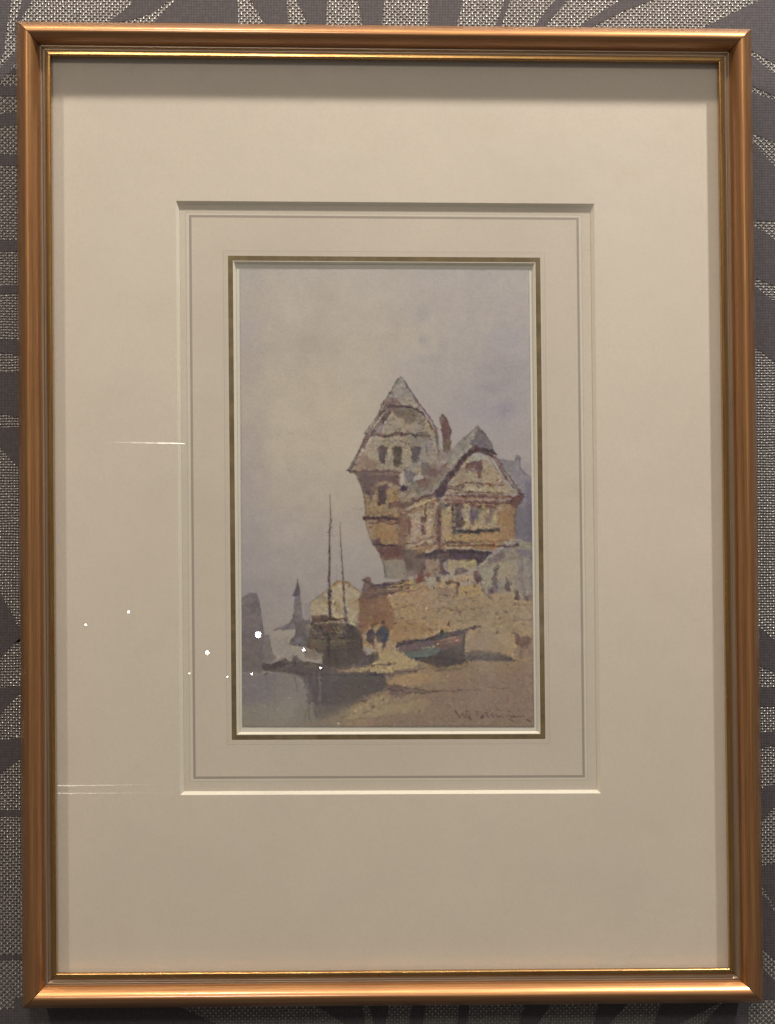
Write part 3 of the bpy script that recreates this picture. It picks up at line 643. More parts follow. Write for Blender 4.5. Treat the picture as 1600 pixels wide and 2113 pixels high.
    wash(A((1395,660),(1425,640),(1440,760),(1410,740)), (126,104,90), .7, 1)
    wash(A((1440,1000),(1530,960),(1530,1110),(1440,1110)), (110,88,66), .7, 1.4)
    stroke(A((1470,660),(1540,830)), 2.4, (86,48,52), .8); blot(*A((1425,628))[0], 3, (88,54,52), .8)
    stroke(A((1345,810),(1345,910)), 4, (112,86,96), .7); stroke(A((1385,900),(1385,960)), 2, (184,170,160), .6)
    # ---- tower, lower part
    wash(Cc((290,100),(330,210),(370,320),(395,450),(405,640),(400,740),(450,900),(470,980),(540,1080),(590,1190),(645,1290),(660,1500),(960,1510),(960,1200),(870,1050),(850,600),(840,380),(850,100)), (156,127,94), .96, .8)
    wash(Cc((290,90),(560,90),(840,130),(835,250),(780,230),(740,205),(560,205),(500,290),(465,380),(400,400),(350,270)), (98,68,70), .88, 1.2)
    stroke(Cc((280,100),(330,220),(375,330),(398,460),(415,640)), 3, (96,82,66), .8)
    stroke(Cc((330,200),(370,290),(400,400)), 3, (110,104,68), .5)
    stroke(Cc((560,130),(700,110),(840,120)), 2, (164,130,108), .6)
    wash(Cc((490,300),(560,232),(760,228),(820,330),(720,560),(620,590),(470,610),(480,400)), (160,133,98), .85, 1.4)
    wash(Cc((690,330),(840,320),(850,490),(730,490),(660,410)), (166,128,78), .85, 1.8)
    wash(Cc((562,290),(660,265),(725,290),(670,340),(645,400),(640,470),(600,550),(572,480),(590,370)), (90,64,62), .9, .9)
    blot(*Cc((655,445))[0], 4, (160,140,112), .6, 7)
    stroke(Cc((545,300),(540,580)), 3, (172,146,112), .6)
    wash(Cc((700,500),(860,480),(980,490),(900,560),(740,565)), (104,72,66), .8, 1.4)
    wash(Cc((430,610),(720,600),(700,660),(440,680)), (152,124,80), .8, 1.4)
    stroke(Cc((600,630),(700,630)), 3.4, (118,84,64), .7)
    stroke(Cc((395,712),(500,700),(620,722),(760,695),(840,740)), 7, (96,64,64), .92, 6)
    stroke(Cc((470,770),(560,760),(700,740),(800,760),(850,790)), 4, (106,70,66), .7)
    stroke(Cc((400,735),(470,720)), 3, (76,62,62), .8)
    wash(Cc((480,800),(560,772),(760,760),(840,830),(850,1050),(620,1040),(540,1000),(460,900)), (166,128,82), .9, 1.2)
    wash(Cc((560,880),(700,860),(820,900),(820,1040),(660,1040),(560,980)), (166,120,72), .6, 4)
    stroke(Cc((480,790),(490,960)), 4, (164,142,108), .7); stroke(Cc((560,780),(550,980)), 2, (132,98,62), .7)
    stroke(Cc((790,780),(840,860),(850,1040)), 3, (126,92,68), .7)
    blot(*Cc((550,1030))[0], 8, (76,60,70), .88, 6); blot(*Cc((570,985))[0], 5, (88,66,74), .7)
    wash(Cc((550,1075),(720,1040),(890,1060),(880,1190),(740,1230),(640,1260),(595,1190)), (110,73,64), .9, 1.2)
    stroke(Cc((600,1100),(720,1090),(870,1110)), 4, (92,60,60), .6)
    stroke(Cc((420,800),(460,960),(540,1080),(590,1190),(640,1290)), 2.2, (120,100,74), .6)
    wash(Cc((655,1270),(760,1225),(900,1240),(970,1400),(980,1510),(655,1510)), (141,129,112), .9, 1.4)
    stroke(Cc((650,1290),(665,1480)), 3, (104,94,86), .7)
    wash(Cc((850,1130),(1000,1110),(1120,1200),(1100,1340),(1000,1420),(920,1300)), (112,94,82), .75, 2.4)
    wash(Cc((920,1260),(1010,1240),(1020,1340),(960,1440)), (104,74,68), .6, 2)
    dabs(Cc((400,420),(840,420),(900,1100),(640,1240),(470,900)), 60, [(128,92,70),(178,146,100),(110,76,66),(150,118,78)], (.9, 2), .42, .6, .9)
    stroke(Cc((340,590),(380,570)), 1.2, (140,110,100), .6); stroke(Cc((250,580),(380,605)), .9, (140,118,112), .5)
    # ---- under the houses and rubble on the wall
    wash(D((-40,740),(100,745),(120,1060),(-40,1080)), (136,116,102), .7, 2)
    wash(D((110,760),(270,735),(300,800),(310,860),(240,900),(180,930),(110,860)), (174,147,116), .9, 1.2)
    wash(D((410,770),(640,740),(770,738),(785,820),(700,862),(560,850),(420,880)), (166,144,102), .9, 1.2)
    blot(*D((740,770))[0], 5, (184,164,104), .6)
    wash(D((300,735),(400,740),(345,800),(370,880),(440,930),(290,930),(310,860)), (82,60,70), .88, 1.2)
    stroke(D((400,750),(405,880)), 4, (128,104,112), .6); stroke(D((180,930),(230,880),(300,850)), 4, (142,112,60), .7)
    wash(D((60,800),(110,820),(120,870),(60,880)), (72,58,70), .85, 1)
    wash(D((20,940),(80,880),(100,960),(80,1040),(-10,1050)), (122,66,56), .85, 1)
    blot(*D((145,945))[0], 4.5, (138,66,54), .8); blot(*D((55,900))[0], 3, (104,52,50), .8)
    wash(D((250,950),(310,970),(300,1040),(270,1030)), (78,74,74), .85, .9)
    wash(D((110,990),(250,960),(260,1090),(130,1110)), (164,149,128), .8, 1.6)
    wash(D((320,960),(400,960),(395,1080),(320,1090)), (170,146,112), .8, 1.4)
    wash(D((500,870),(560,845),(650,870),(690,885),(610,925),(510,930)), (106,88,76), .85, 1.2)
    wash(D((430,985),(600,945),(740,930),(745,1020),(600,1030),(420,1040)), (176,146,110), .85, 1.4)
    stroke(D((400,1045),(480,1040),(545,1060),(530,1130),(525,1230)), 5, (90,62,56), .85, 3)
    wash(D((740,900),(840,860),(850,960),(820,1080),(760,1010)), (120,82,74), .8, 1.6)
    blot(*D((795,1005))[0], 5, (84,56,58), .8)
    stroke(D((825,880),(845,1060),(880,1170),(990,1255)), 3.2, (92,66,64), .8, 2)
    wash(D((560,1170),(680,1080),(800,1060),(880,1180),(760,1230),(600,1230)), (172,138,84), .8, 2)
    stroke(D((300,1200),(380,1215),(440,1210)), 4, (100,74,74), .75)
    wash(D((250,1130),(420,1090),(500,1130),(480,1200),(300,1190)), (146,116,96), .7, 2)
    stroke(D((20,1090),(150,1100)), 3, (132,92,70), .6)
    dabs(D((100,900),(500,880),(840,880),(880,1200),(500,1240),(0,1200)), 80, [(104,76,70),(184,156,118),(128,92,70),(150,116,84),(90,66,64)], (.9, 2.2), .5, .2, .7)
    # ---- pale hangings at the right edge
    cloth = D((790,838),(850,800),(930,745),(1020,660),(1150,545),(1230,490),(1300,465),(1540,520),(1560,1270),(1400,1290),(1300,1180),(1230,1170),(1080,1190),(960,1200),(900,1190),(850,1000))
    wash(cloth, (148,132,110), .95, .9)
    wash(D((1330,760),(1540,740),(1540,1250),(1420,1260),(1350,1100)), (138,124,112), .7, 3)
    wash(D((1090,780),(1310,770),(1330,900),(1240,1000),(1160,960),(1070,1000)), (164,142,110), .7, 3)
    wash(D((860,840),(1000,830),(1000,900),(950,1060),(920,1180),(870,1100)), (158,146,118), .8, 2)
    wash(D((930,745),(1010,680),(1150,640),(1160,720),(1080,760),(960,805)), (124,102,98), .8, 1.6)
    wash(D((1130,560),(1290,580),(1310,600),(1160,610)), (110,92,94), .6, 1.4)
    wash(D((1290,600),(1540,620),(1540,740),(1380,700)), (118,106,114), .75, 2)
    wash(D((1180,720),(1380,690),(1400,740),(1200,760)), (126,114,94), .7, 1.6)
    stroke(D((790,840),(850,805),(940,740),(1040,650)), 2, (168,154,130), .6); stroke(D((1060,650),(1180,590),(1300,600)), 2.4, (166,150,128), .7)
    stroke(D((1240,485),(1310,470),(1400,490)), 2, (172,152,124), .7); stroke(D((1010,830),(1100,790),(1330,745)), 2, (174,158,126), .6)
    stroke(D((1250,545),(1290,555),(1340,550)), 4, (92,80,78), .8); blot(*D((1330,545))[0], 4, (62,56,56), .9)
    wash(D((1020,880),(1080,830),(1060,920),(1065,1090),(1000,1080),(990,990),(1020,950)), (96,76,76), .8, 1.2)
    wash(D((1190,960),(1215,1040),(1235,1140),(1160,1140),(1150,1100),(1180,1080)), (98,76,74), .85, 1)
    wash(D((1305,1140),(1345,1150),(1360,1270),(1305,1270)), (88,66,68), .88, 1)
    wash(D((940,1130),(1070,1080),(1070,1165),(960,1195)), (100,80,94), .8, 1.4)
    blot(*D((1000,1155))[0], 3.5, (74,56,74), .7)
    stroke(D((1390,740),(1400,1000),(1430,1260)), 4, (122,106,108), .6); stroke(D((1440,760),(1450,960)), 3, (160,148,132), .6); stroke(D((1345,800),(1370,1100)), 2.5, (120,108,96), .6)
    wash(D((1400,1230),(1520,1200),(1540,1290),(1430,1280)), (114,90,80), .7, 2)
    stroke(D((1270,1130),(1290,1220)), 3, (178,160,116), .7)
    dabs(D((870,850),(1320,780),(1530,760),(1520,1200),(1300,1120),(900,1150)), 50, [(168,152,124),(128,112,98),(146,130,106)], (1, 2.4), .35, 1.45, .25, (4, 14))
    stroke([(1096,1040),(1098,1180),(1099,1330),(1101,1500)], 2, (92,78,92), .45)
    # ---- figures, bush
    wash(F((60,560),(80,525),(115,500),(150,560),(140,600),(128,660),(100,640),(70,630)), (78,64,68), .9, .9)
    blot(*F((122,485))[0], 4, (80,58,54), .9)
    wash(F((150,565),(185,500),(225,480),(275,515),(272,570),(245,625),(215,640),(160,620)), (66,66,78), .9, 1)
    blot(*F((215,456))[0], 3.6, (66,50,54), .92)
    stroke(F((230,620),(228,660),(212,700)), 5, (78,62,60), .85, 3); stroke(F((120,640),(135,690)), 4, (120,90,72), .7)
    wash(F((130,640),(190,630),(200,680),(150,700)), (172,148,118), .75, 1.6)
    dabs(F((40,640),(300,650),(340,700),(60,720)), 26, [(110,78,66),(186,158,122),(140,100,78),(92,72,66)], (.9, 2.2), .55, .2, .8)
    wash(F((1400,550),(1440,580),(1550,600),(1520,680),(1470,700),(1455,780),(1430,760),(1440,670),(1395,640)), (106,76,66), .85, 1.6)
    wash(F((1390,690),(1550,640),(1550,760),(1480,770),(1370,760)), (146,116,96), .6, 3)
    dabs(F((1360,560),(1550,580),(1540,740),(1380,760)), 30, [(96,70,62),(130,98,72),(156,124,92)], (1, 2.2), .5, .2, .7)
    # ---- rowing boat
    wash(F((950,750),(1000,710),(1100,705),(1300,735),(1420,790),(1200,805),(960,790)), (92,77,68), .88, 3)
    stroke(F((960,770),(1150,780),(1330,785),(1400,790)), 6, (78,64,62), .6, 3)
    wash(F((540,790),(700,860),(960,850),(1000,800),(900,880),(700,890)), (110,90,66), .7, 3)
    hull = F((325,655),(420,622),(560,605),(640,600),(760,582),(900,545),(960,540),(945,620),(955,810),(860,830),(720,850),(580,815),(470,775),(385,735),(330,690))
    wash(hull, (94,74,68), .95, .8)
    wash(F((345,655),(480,630),(640,612),(700,620),(600,690),(420,705),(350,680)), (112,88,88), .85, 1.2)
    wash(F((390,735),(480,715),(660,668),(740,700),(650,770),(520,800),(440,765)), (94,112,102), .85, 1.4)
    stroke(F((400,735),(520,708),(660,672)), 2, (70,80,76), .7)
    wash(F((690,640),(760,605),(880,582),(935,585),(930,640),(800,660),(700,690)), (122,82,66), .9, 1.2)
    wash(F((560,800),(660,755),(760,690),(930,660),(950,800),(860,830),(720,855)), (80,66,62), .88, 2)
    blot(*F((890,690))[0], 8, (108,84,66), .5)
    stroke(F((330,655),(420,625),(560,608),(660,605),(760,588),(880,552),(980,520),(1090,485)), 4.5, (82,58,60), .92, 3)
    stroke(F((800,570),(900,545),(970,525)), 6, (74,56,66), .8)
    wash(F((630,610),(680,570),(720,545),(755,528),(775,555),(805,572),(720,598)), (66,76,70), .85, 1.4)
    blot(*F((745,545))[0], 5, (54,66,60), .7)
    stroke(F((330,650),(350,690),(400,735)), 2, (196,172,132), .8); blot(*F((326,665))[0], 2.6, (204,180,140), .8)
    stroke(F((560,684),(610,678),(670,660)), 2.2, (186,170,144), .8); stroke(F((720,618),(800,600),(880,578)), 2, (188,158,130), .8)
    stroke(F((965,545),(940,580),(925,640),(945,720)), 3.4, (84,64,54), .85, 2); stroke(F((945,720),(955,800)), 3, (146,122,92), .7)
    dabs(F((350,660),(640,620),(930,590),(940,780),(600,800),(420,740)), 30, [(128,104,92),(72,58,58),(104,90,80)], (.9, 2), .45, -.25, .25, (4, 12))
    dabs(F((560,830),(950,850),(1300,800),(1300,830),(900,900),(560,870)), 24, [(132,106,70),(110,88,72),(154,124,84)], (1, 2.4), .45, -.06, .2, (6, 18))
    # ---- moored boat
    wash(E((830,860),(870,690),(1000,665),(1180,685),(1250,750),(1370,775),(1425,900),(1430,1100),(1380,1180),(1100,1210),(980,1190),(990,1080),(900,1030),(810,1000)), (90,75,62), .92, 1.4)
    wash(E((830,880),(1030,880),(1040,1000),(940,1040),(850,1000)), (110,92,68), .8, 2.4)
    wash(E((1060,880),(1230,880),(1220,980),(1080,1010)), (104,88,66), .8, 2.4)
    wash(E((1000,1030),(1240,980),(1420,1000),(1400,1180),(1100,1210),(980,1180)), (80,67,60), .7, 4)
    wash(E((1230,760),(1370,780),(1430,920),(1430,1120),(1270,1100),(1260,900)), (78,64,60), .85, 2)
    wash(E((790,1010),(1000,1050),(1000,1130),(840,1120),(790,1090)), (124,106,88), .75, 3)
    stroke(E((800,1030),(800,1130)), 2.4, (110,94,100), .5)
    wash(E((860,650),(960,640),(1060,660),(1050,700),(880,710)), (100,72,60), .85, 1.4)
    stroke(E((900,735),(1000,725),(1100,715),(1180,705)), 2.6, (172,146,108), .85)
    stroke(E((1140,700),(1200,710),(1240,770)), 4.5, (150,130,112), .7, 2)
    wash(E((880,745),(1160,730),(1210,820),(1060,835),(880,840)), (88,68,58), .85, 1.2)
    dabs(E((880,740),(1180,720),(1220,830),(880,850)), 26, [(150,122,88),(64,50,48),(120,94,68),(168,142,110)], (.9, 1.8), .6, .8, .8, (2, 5))
    stroke(E((850,850),(1000,858),(1040,835),(1130,850),(1230,845)), 3, (66,54,50), .8)
    stroke(E((1050,830),(1120,828),(1210,832)), 2, (156,134,104), .7); stroke(E((880,835),(960,838)), 1.6, (150,126,96), .6)
    stroke(E((1040,830),(1042,1000),(1045,1190)), 4, (66,54,52), .75)
    dabs(E((820,880),(1400,860),(1400,1160),(1000,1160),(840,1000)), 60, [(64,54,52),(108,92,68),(88,74,62),(74,64,64)], (1, 2.6), .4, .1, .3, (4, 12))
    wash(E((1340,700),(1420,760),(1440,900),(1400,900),(1360,800)), (110,82,62), .6, 3)
    for y, x0, x1, a in [(895,830,1240,.5),(930,830,1260,.5),(965,840,1250,.4),(1000,900,1300,.35),(1060,1000,1380,.3)]:
        stroke(E((x0, y), ((x0 + x1) / 2, y + 10), (x1, y - 4)), 1.3, (116,98,72), a, .8, dry=.7)
        stroke(E((x0, y + 14), ((x0 + x1) / 2, y + 24), (x1, y + 10)), 1.2, (58,48,44), a, .8, dry=.7)
    # masts
    stroke([(680.5,1020),(681.5,1060),(680,1110),(679,1180),(679,1230),(682,1278)], .9, (84,68,64), .9, 5.2, wob=.12, dry=.25)
    stroke([(679,1220),(681,1276)], 4.6, (70,52,50), .7, 5.2, wob=.1)
    stroke([(701,1078),(702,1105),(705,1150),(708,1210),(711,1250),(714,1290)], .9, (92,76,76), .9, 4.2, wob=.12, dry=.25)
    stroke([(684,1070),(687,1110)], 1.4, (130,116,124), .5); stroke([(694,1165),(694,1200)], .8, (120,106,108), .5)
    stroke([(713,1280),(722,1296)], 6, (86,70,76), .6)
    for y in np.arange(1050, 1180, 5.5):
        stroke([(679.5, y), (682.6, y + 1)], 1.3, (90,74,72), .45)
    # waterline, quay-foot darks
    wash(E((320,1200),(400,1175),(520,1150),(560,1110),(650,1150),(670,1085),(700,1100),(760,1150),(850,1150),(1000,1190),(1200,1180),(1420,1165),(1600,1130),(1500,1200),(1180,1230),(1120,1260),(760,1320),(620,1275),(330,1255)), (90,76,70), .85, 1.8)
    wash(E((330,1195),(560,1165),(560,1215),(340,1250)), (70,56,56), .6, 2)
    wash(E((1380,930),(1470,1080),(1600,1040),(1600,1130),(1440,1190),(1340,1180)), (86,70,64), .85, 2.4)
    dabs(E((1400,1000),(1590,1040),(1600,1140),(1420,1170)), 26, [(66,54,54),(140,110,88),(104,80,70)], (1, 2.4), .55, .1, .6)
    dabs(E((500,1120),(680,1090),(760,1150),(500,1170)), 22, [(84,68,66),(118,98,88)], (.9, 2), .6, .8, .8)
    dabs(E((330,1200),(760,1180),(1100,1220),(760,1290),(330,1250)), 30, [(66,54,58),(98,82,78)], (1, 2.6), .45, 0, .25, (6, 18))
    broken_colour()
    # ---- the signature in thin brown paint
    sg = (100,66,52)
    for p, w, a in [([(165,150),(195,190),(235,265)], 2.2, .75), ([(240,262),(290,180),(318,265)], 1.6, .5), ([(318,265),(360,150)], 1.2, .35), ([(335,135),(400,160)], 1.5, .6),
                    ([(350,150),(345,260)], 1.2, .4), ([(345,205),(410,190),(400,245),(345,262)], 1.1, .4), ([(405,245),(440,305)], 2.4, .7),
                    ([(530,150),(580,165)], 1.4, .5), ([(545,160),(520,205),(570,225),(535,262)], 1.2, .45), ([(612,262),(625,235),(660,238),(640,262),(612,258)], 3, .9), ([(640,200),(630,250)], 1.4, .5),
                    ([(680,180),(730,175)], 1.8, .6), ([(700,185),(735,255)], 2, .65), ([(735,250),(790,215)], 1.2, .4), ([(805,205),(825,262)], 2, .65), ([(825,262),(870,210)], 1.2, .4),
                    ([(905,120),(950,140)], 1.5, .5), ([(880,215),(900,258)], 1.5, .5), ([(915,235),(965,245)], 2, .65), ([(975,215),(1000,258),(1040,215)], 1.3, .4),
                    ([(1090,150),(1130,170)], 1.5, .55), ([(1060,250),(1100,200),(1110,255)], 1.3, .4), ([(1130,240),(1170,255)], 2.2, .7), ([(1110,290),(1205,335)], 1.6, .6), ([(1180,230),(1205,255),(1265,235)], 2.2, .7),
                    ([(1290,220),(1310,262),(1350,215),(1380,255)], 1.3, .45), ([(1415,300),(1490,340)], 2.2, .8)]:
        stroke(H(*p), w * 1.35 + .5, sg, min(1, a * 1.25), w * .9, wob=.1, dry=.2, soft=.6)
    # pencilled sheet edge
    stroke([(500,1499.5),(700,1500),(800,1499),(930,1498),(1103,1499.5)], 1.7, (92,76,72), .7, dry=.5)
    stroke([(1092,556),(1096,900),(1100,1200),(1103,1499)], 1.5, (112,96,104), .5, dry=.5)
    stroke([(495,554),(498,900),(500,1499)], 1.6, (120,106,104), .35, dry=.5)
    stroke([(495,555.5),(800,555),(1092,557)], 1.6, (128,116,114), .5, dry=.5)
    # tooth of the paper
    g = GRN + .6 * NR.normal(0, .35, GRN.shape)
    IMG[:] += (.030 * g)[..., None] * np.array([1, 1, .95])
    np.clip(IMG, 0.01, 1, out=IMG)
# ---------------------------------------------------------------- the picture
pic = bpy.data.objects.new('framed_picture', None); COL.objects.link(pic)
pic.location = (0, 0, BASE * MM); pic.empty_display_size = .05
tag(pic, 'small harbour watercolour under glass in a cream mount and narrow bronze gilt frame', 'framed picture')

HW, HH = 227.5, 301.9
# section of the moulding: (distance in from the outer edge, height out of the back), mm
def arc(cx, cd, rx, rd, a0, a1, n, p=1.0):
    o = []
    for i in range(n + 1):
        a = math.radians(a0 + (a1 - a0) * i / n)
        c, s_ = math.cos(a), math.sin(a)
        o.append((cx + rx * math.copysign(abs(c) ** p, c), cd + rd * math.copysign(abs(s_) ** p, s_)))
    return o
def dome(w0, w1, d0, d1, rise, n):
    o = []
    for i in range(n + 1):
        f = i / n
        o.append((w0 + (w1 - w0) * f, d0 + (d1 - d0) * f + rise * (1 - abs(2 * f - 1) ** 2.0)))
    return o
bead = [(1.2, .0), (.5, .6), (.2, 4.0), (.0, 12.0), (.15, 13.2), (.4, 13.9)] + dome(.7, 13.1, 14.2, 15.4, 6.2, 26) + [(13.45, 14.7), (13.6, 14.0), (13.65, 13.2), (13.9, 12.9), (14.0, 12.2)]
cove = [(14.0, 12.2), (14.4, 11.9), (14.6, 12.35), (15.0, 12.4)] + [(15.0 + 2.7 * i / 6, 12.1 - 1.0 * math.sin(math.pi * i / 6) - .4 * i / 6) for i in range(7)] + [(17.8, 11.3)]
lip = [(17.8, 11.3), (17.85, 12.3), (18.2, 12.85), (18.7, 13.0), (20.0, 13.0)] + arc(20.1, 12.1, .9, .9, 90, 0, 5) + [(21.0, 10.4), (20.95, 8.4), (17.8, 8.4)]
M_bead = gilt_mat('bronze_gilt', BEAD_L, BEAD_D, .84, .40, worn=(.40, .15, .07), coat=1.)
M_cove = gilt_mat('pale_gilt', (.48, .36, .24), (.34, .23, .15), .55, .42)
M_lip = gilt_mat('bright_gilt', (.66, .41, .15), (.40, .20, .07), .95, .24, worn=(.42, .14, .05))

def rail(side):
    """one mitred length of moulding and its bright sight edge"""
    def pts(w, d):
        a = [(-HW + w, HH - w), (HW - w, HH - w), (HW - w, -HH + w), (-HW + w, -HH + w)]
        p, q = a[side], a[(side + 1) % 4]
        n = NSEG; o = []
        for i in range(n + 1):
            f = i / n
            g = .20 / (2 * HW)                     # hair gap at the mitre
            f2 = g + f * (1 - 2 * g)
            o.append(loc(p[0] + (q[0] - p[0]) * f2, p[1] + (q[1] - p[1]) * f2, d))
        return o
    NSEG = 24
    L = 2 * (HW if side % 2 == 0 else HH)
    def strip(name, sections, parent):
        V, Fc, U, I = [], [], [], []
        arcl = 0; last = None; off = random.uniform(0, 900)
        for mi, prof in enumerate(sections):
            base = len(V)
            for k, (w, d) in enumerate(prof):
                if last is not None: arcl += math.hypot(w - last[0], d - last[1])
                last = (w, d)
                V += pts(w, d); U += [(off + L * i / NSEG, arcl) for i in range(NSEG + 1)]
            for k in range(len(prof) - 1):
                for i in range(NSEG):
                    a = base + k * (NSEG + 1) + i
                    Fc.append((a, a + NSEG + 1, a + NSEG + 2, a + 1)); I.append(mi)
        # close the ends
        allp = [p for s_ in sections for p in s_]
        for e in (0, NSEG):
            Fc.append([k * (NSEG + 1) + e for k in range(len(allp))][::(1 if e else -1)]); I.append(0)
        return mesh_obj(name, V, Fc, [M_bead, M_cove] if len(sections) == 2 else [M_lip], I, parent, U, smooth=38)
    r = strip('frame_rail', [bead, cove + [(17.8, .0)]], pic)
    strip('sight_edge', [lip], r)
    return r
for s_ in range(4): rail(s_)

# backing board and the felt bumpers that hold the frame off the wall
def slab(name, u0, u1, v0, v1, d0, d1, m, parent):
    V = [loc(u, v, d) for d in (d0, d1) for v in (v0, v1) for u in (u0, u1)]
    return mesh_obj(name, V, [(0, 1, 3, 2), (4, 6, 7, 5), (0, 4, 5, 1), (2, 3, 7, 6), (0, 2, 6, 4), (1, 5, 7, 3)], [m], None, parent)
M_back = board_mat('brown_backing', (.30, .22, .14))
slab('backing_board', -HW + 18, HW - 18, -HH + 18, HH - 18, .3, 1.6, M_back, pic)
M_felt = board_mat('felt', (.08, .07, .06))
for u in (-HW + 12, HW - 12):
    for v in (-HH + 12, HH - 12): slab('bumper', u - 5, u + 5, v - 5, v + 5, -11.95, .0, M_felt, pic)

# ---- mounts: nested rectangles, each ring with its own card, wash or ink
def rect(l, r, t, b): return (l, r, t, b)
def grow(R, e): return (R[0] - e, R[1] + e, R[2] + e, R[3] - e)
def rings(name, rects, mats, idx, parent, thick):
    V, Fc, I = [], [], []
    for R, d in rects:
        l, r, t, b = R
        V += [loc(l, t, d), loc(r, t, d), loc(r, b, d), loc(l, b, d)]
    for k in range(len(rects) - 1):
        for i in range(4):
            j = (i + 1) % 4
            Fc.append((4 * k + i, 4 * k + 4 + i, 4 * k + 4 + j, 4 * k + j)); I.append(idx[k])
    return mesh_obj(name, V, Fc, mats, I, parent)
MAT_A = (.775, .665, .550)
M_card = board_mat('cream_card', MAT_A, .025, stain=.10)
M_core = board_mat('white_core', (.82, .735, .605), .015)
OPEN = rect(-131.1, 129.0, 193.3, -173.5)
rings('outer_mount', [(rect(-HW + 18.2, HW - 18.2, HH - 18.2, -HH + 18.2), 3.95), (rect(-HW + 18.2, HW - 18.2, HH - 18.2, -HH + 18.2), 6.0), (OPEN, 6.0), (grow(OPEN, -.12), 5.96), (grow(OPEN, -2.1), 3.95)],
      [M_card, M_core], [0, 0, 1, 1], pic, 2)
M_card2 = board_mat('ivory_wash_card', (.713, .612, .506), .035, stain=.14)
M_wash = board_mat('pale_wash', (.76, .675, .555), .03)
def ink(name, col, under, lo, hi):
    t = NT(name); v = t.coords()
    n = t.noise(v, 160, 4, .7)
    t.principled(Base_Color=t.mix(t.ramp(n, lo, hi), c4(*under), c4(*col)), Roughness=.8)
    return t.m
U2 = (.713, .612, .506)
M_line = ink('grey_ruled_ink', (.42, .345, .29), U2, .02, .36)
M_hair = ink('faint_ruled_ink', (.52, .44, .33), U2, .10, .50)
M_hair2 = ink('faintest_ruled_ink', (.60, .52, .41), U2, .12, .54)
t = NT('dull_gold_wash'); v = t.coords(); n = t.noise(v, 120, 4, .6)
t.principled(Base_Color=t.mix(t.ramp(n, .3, .7), c4(.16, .105, .045), c4(.24, .165, .07)), Roughness=.5, Metallic=.35)
M_gold = t.m
BAND = rect(-99.3, 95.0, 159.7, -139.9)
DARK = rect(-123.2, 119.4, 184.9, -163.9)
LINE2 = rect(-125.4, 121.3, 186.6, -165.6)
FINE = rect(-102.3, 97.9, 162.9, -143.0)
im = rings('inner_mount', [(grow(OPEN, 6), 3.9), (LINE2, 3.9), (grow(LINE2, -.55), 3.9), (DARK, 3.9), (grow(DARK, -1.55), 3.9),
                           (FINE, 3.9), (grow(FINE, -.3), 3.9), (grow(FINE, -1.2), 3.9), (grow(FINE, -1.5), 3.9), (BAND, 3.9)],
           [M_card2, M_wash, M_line, M_hair, M_hair2], [0, 4, 1, 2, 0, 3, 0, 4, 0], pic, 2)
rings('gold_band', [(BAND, 3.9), (grow(BAND, -3.05), 3.9)], [M_gold], [0], im, 1)
E0 = grow(BAND, -3.05)
rings('bevel_edge', [(E0, 3.9), (grow(E0, -.35), 3.9), (grow(E0, -1.75), 2.5)], [M_core], [0, 0], im, 1)
M_mount = board_mat('white_paper', (.80, .745, .64), .02)
g = grow(E0, 2)
mesh_obj('mount_paper', [loc(g[0], g[2], 2.2), loc(g[1], g[2], 2.2), loc(g[1], g[3], 2.2), loc(g[0], g[3], 2.2)], [(0, 3, 2, 1)], [M_mount], None, pic)

# ---- the painted sheet: a fine grid that carries one pigment colour per point
paint()
quad_px = [(495, 554.5), (1092, 556), (1103, 1500), (500, 1499.5)]
quad_mm = [(-92.07, 151.83), (88.06, 152.42), (88.33, -132.5), (-92.88, -131.85)]
NX, NY = 470, 740
s_, t_ = np.meshgrid(np.linspace(0, 1, NX), np.linspace(0, 1, NY))
def bil(Q, k): return (Q[0][k] * (1 - s_) + Q[1][k] * s_) * (1 - t_) + (Q[3][k] * (1 - s_) + Q[2][k] * s_) * t_
gx = np.clip(bil(quad_px, 0) - PX0, 0, PW - 1.01); gy = np.clip(bil(quad_px, 1) - PY0, 0, PH - 1.01)
xi, yi = gx.astype(int), gy.astype(int); fx, fy = (gx - xi)[..., None], (gy - yi)[..., None]
pig = (IMG[yi, xi] * (1 - fx) + IMG[yi, xi + 1] * fx) * (1 - fy) + (IMG[yi + 1, xi] * (1 - fx) + IMG[yi + 1, xi + 1] * fx) * fy
grey = pig @ np.array([.3, .55, .15])
pig = grey[..., None] + SAT * (pig - grey[..., None])
lin = np.where(pig <= .04045, pig / 12.92, ((np.clip(pig, 0, 1) + .055) / 1.055) ** 2.4)
alb = lin / (PAPER_TOP * (1 - t_[..., None]) + PAPER_LOW * t_[..., None])                                       # seen colour -> pigment reflectance
alb = np.clip(alb, .012, .86)
um, vm = bil(quad_mm, 0), bil(quad_mm, 1)
co = np.stack([(um + SHEAR * vm) * MM, np.full_like(um, -2.45 * MM), (vm - BASE) * MM], -1).reshape(-1, 3)
ii = np.arange(NX * NY).reshape(NY, NX)
quads = np.stack([ii[:-1, :-1], ii[1:, :-1], ii[1:, 1:], ii[:-1, 1:]], -1).reshape(-1, 4)
me = bpy.data.meshes.new('watercolour')
me.vertices.add(NX * NY); me.vertices.foreach_set('co', co.ravel())
me.loops.add(quads.size); me.loops.foreach_set('vertex_index', quads.ravel().astype(np.int32))
me.polygons.add(len(quads)); me.polygons.foreach_set('loop_start', np.arange(0, quads.size, 4, dtype=np.int32))
me.update(calc_edges=True); me.validate()
ca = me.color_attributes.new('pigment', 'FLOAT_COLOR', 'POINT')
rgba = np.ones((NX * NY, 4), np.float32); rgba[:, :3] = alb.reshape(-1, 3)
ca.data.foreach_set('color', rgba.ravel())
t = NT('watercolour_pigment')
at = t.new('Attribute', attribute_name='pigment')
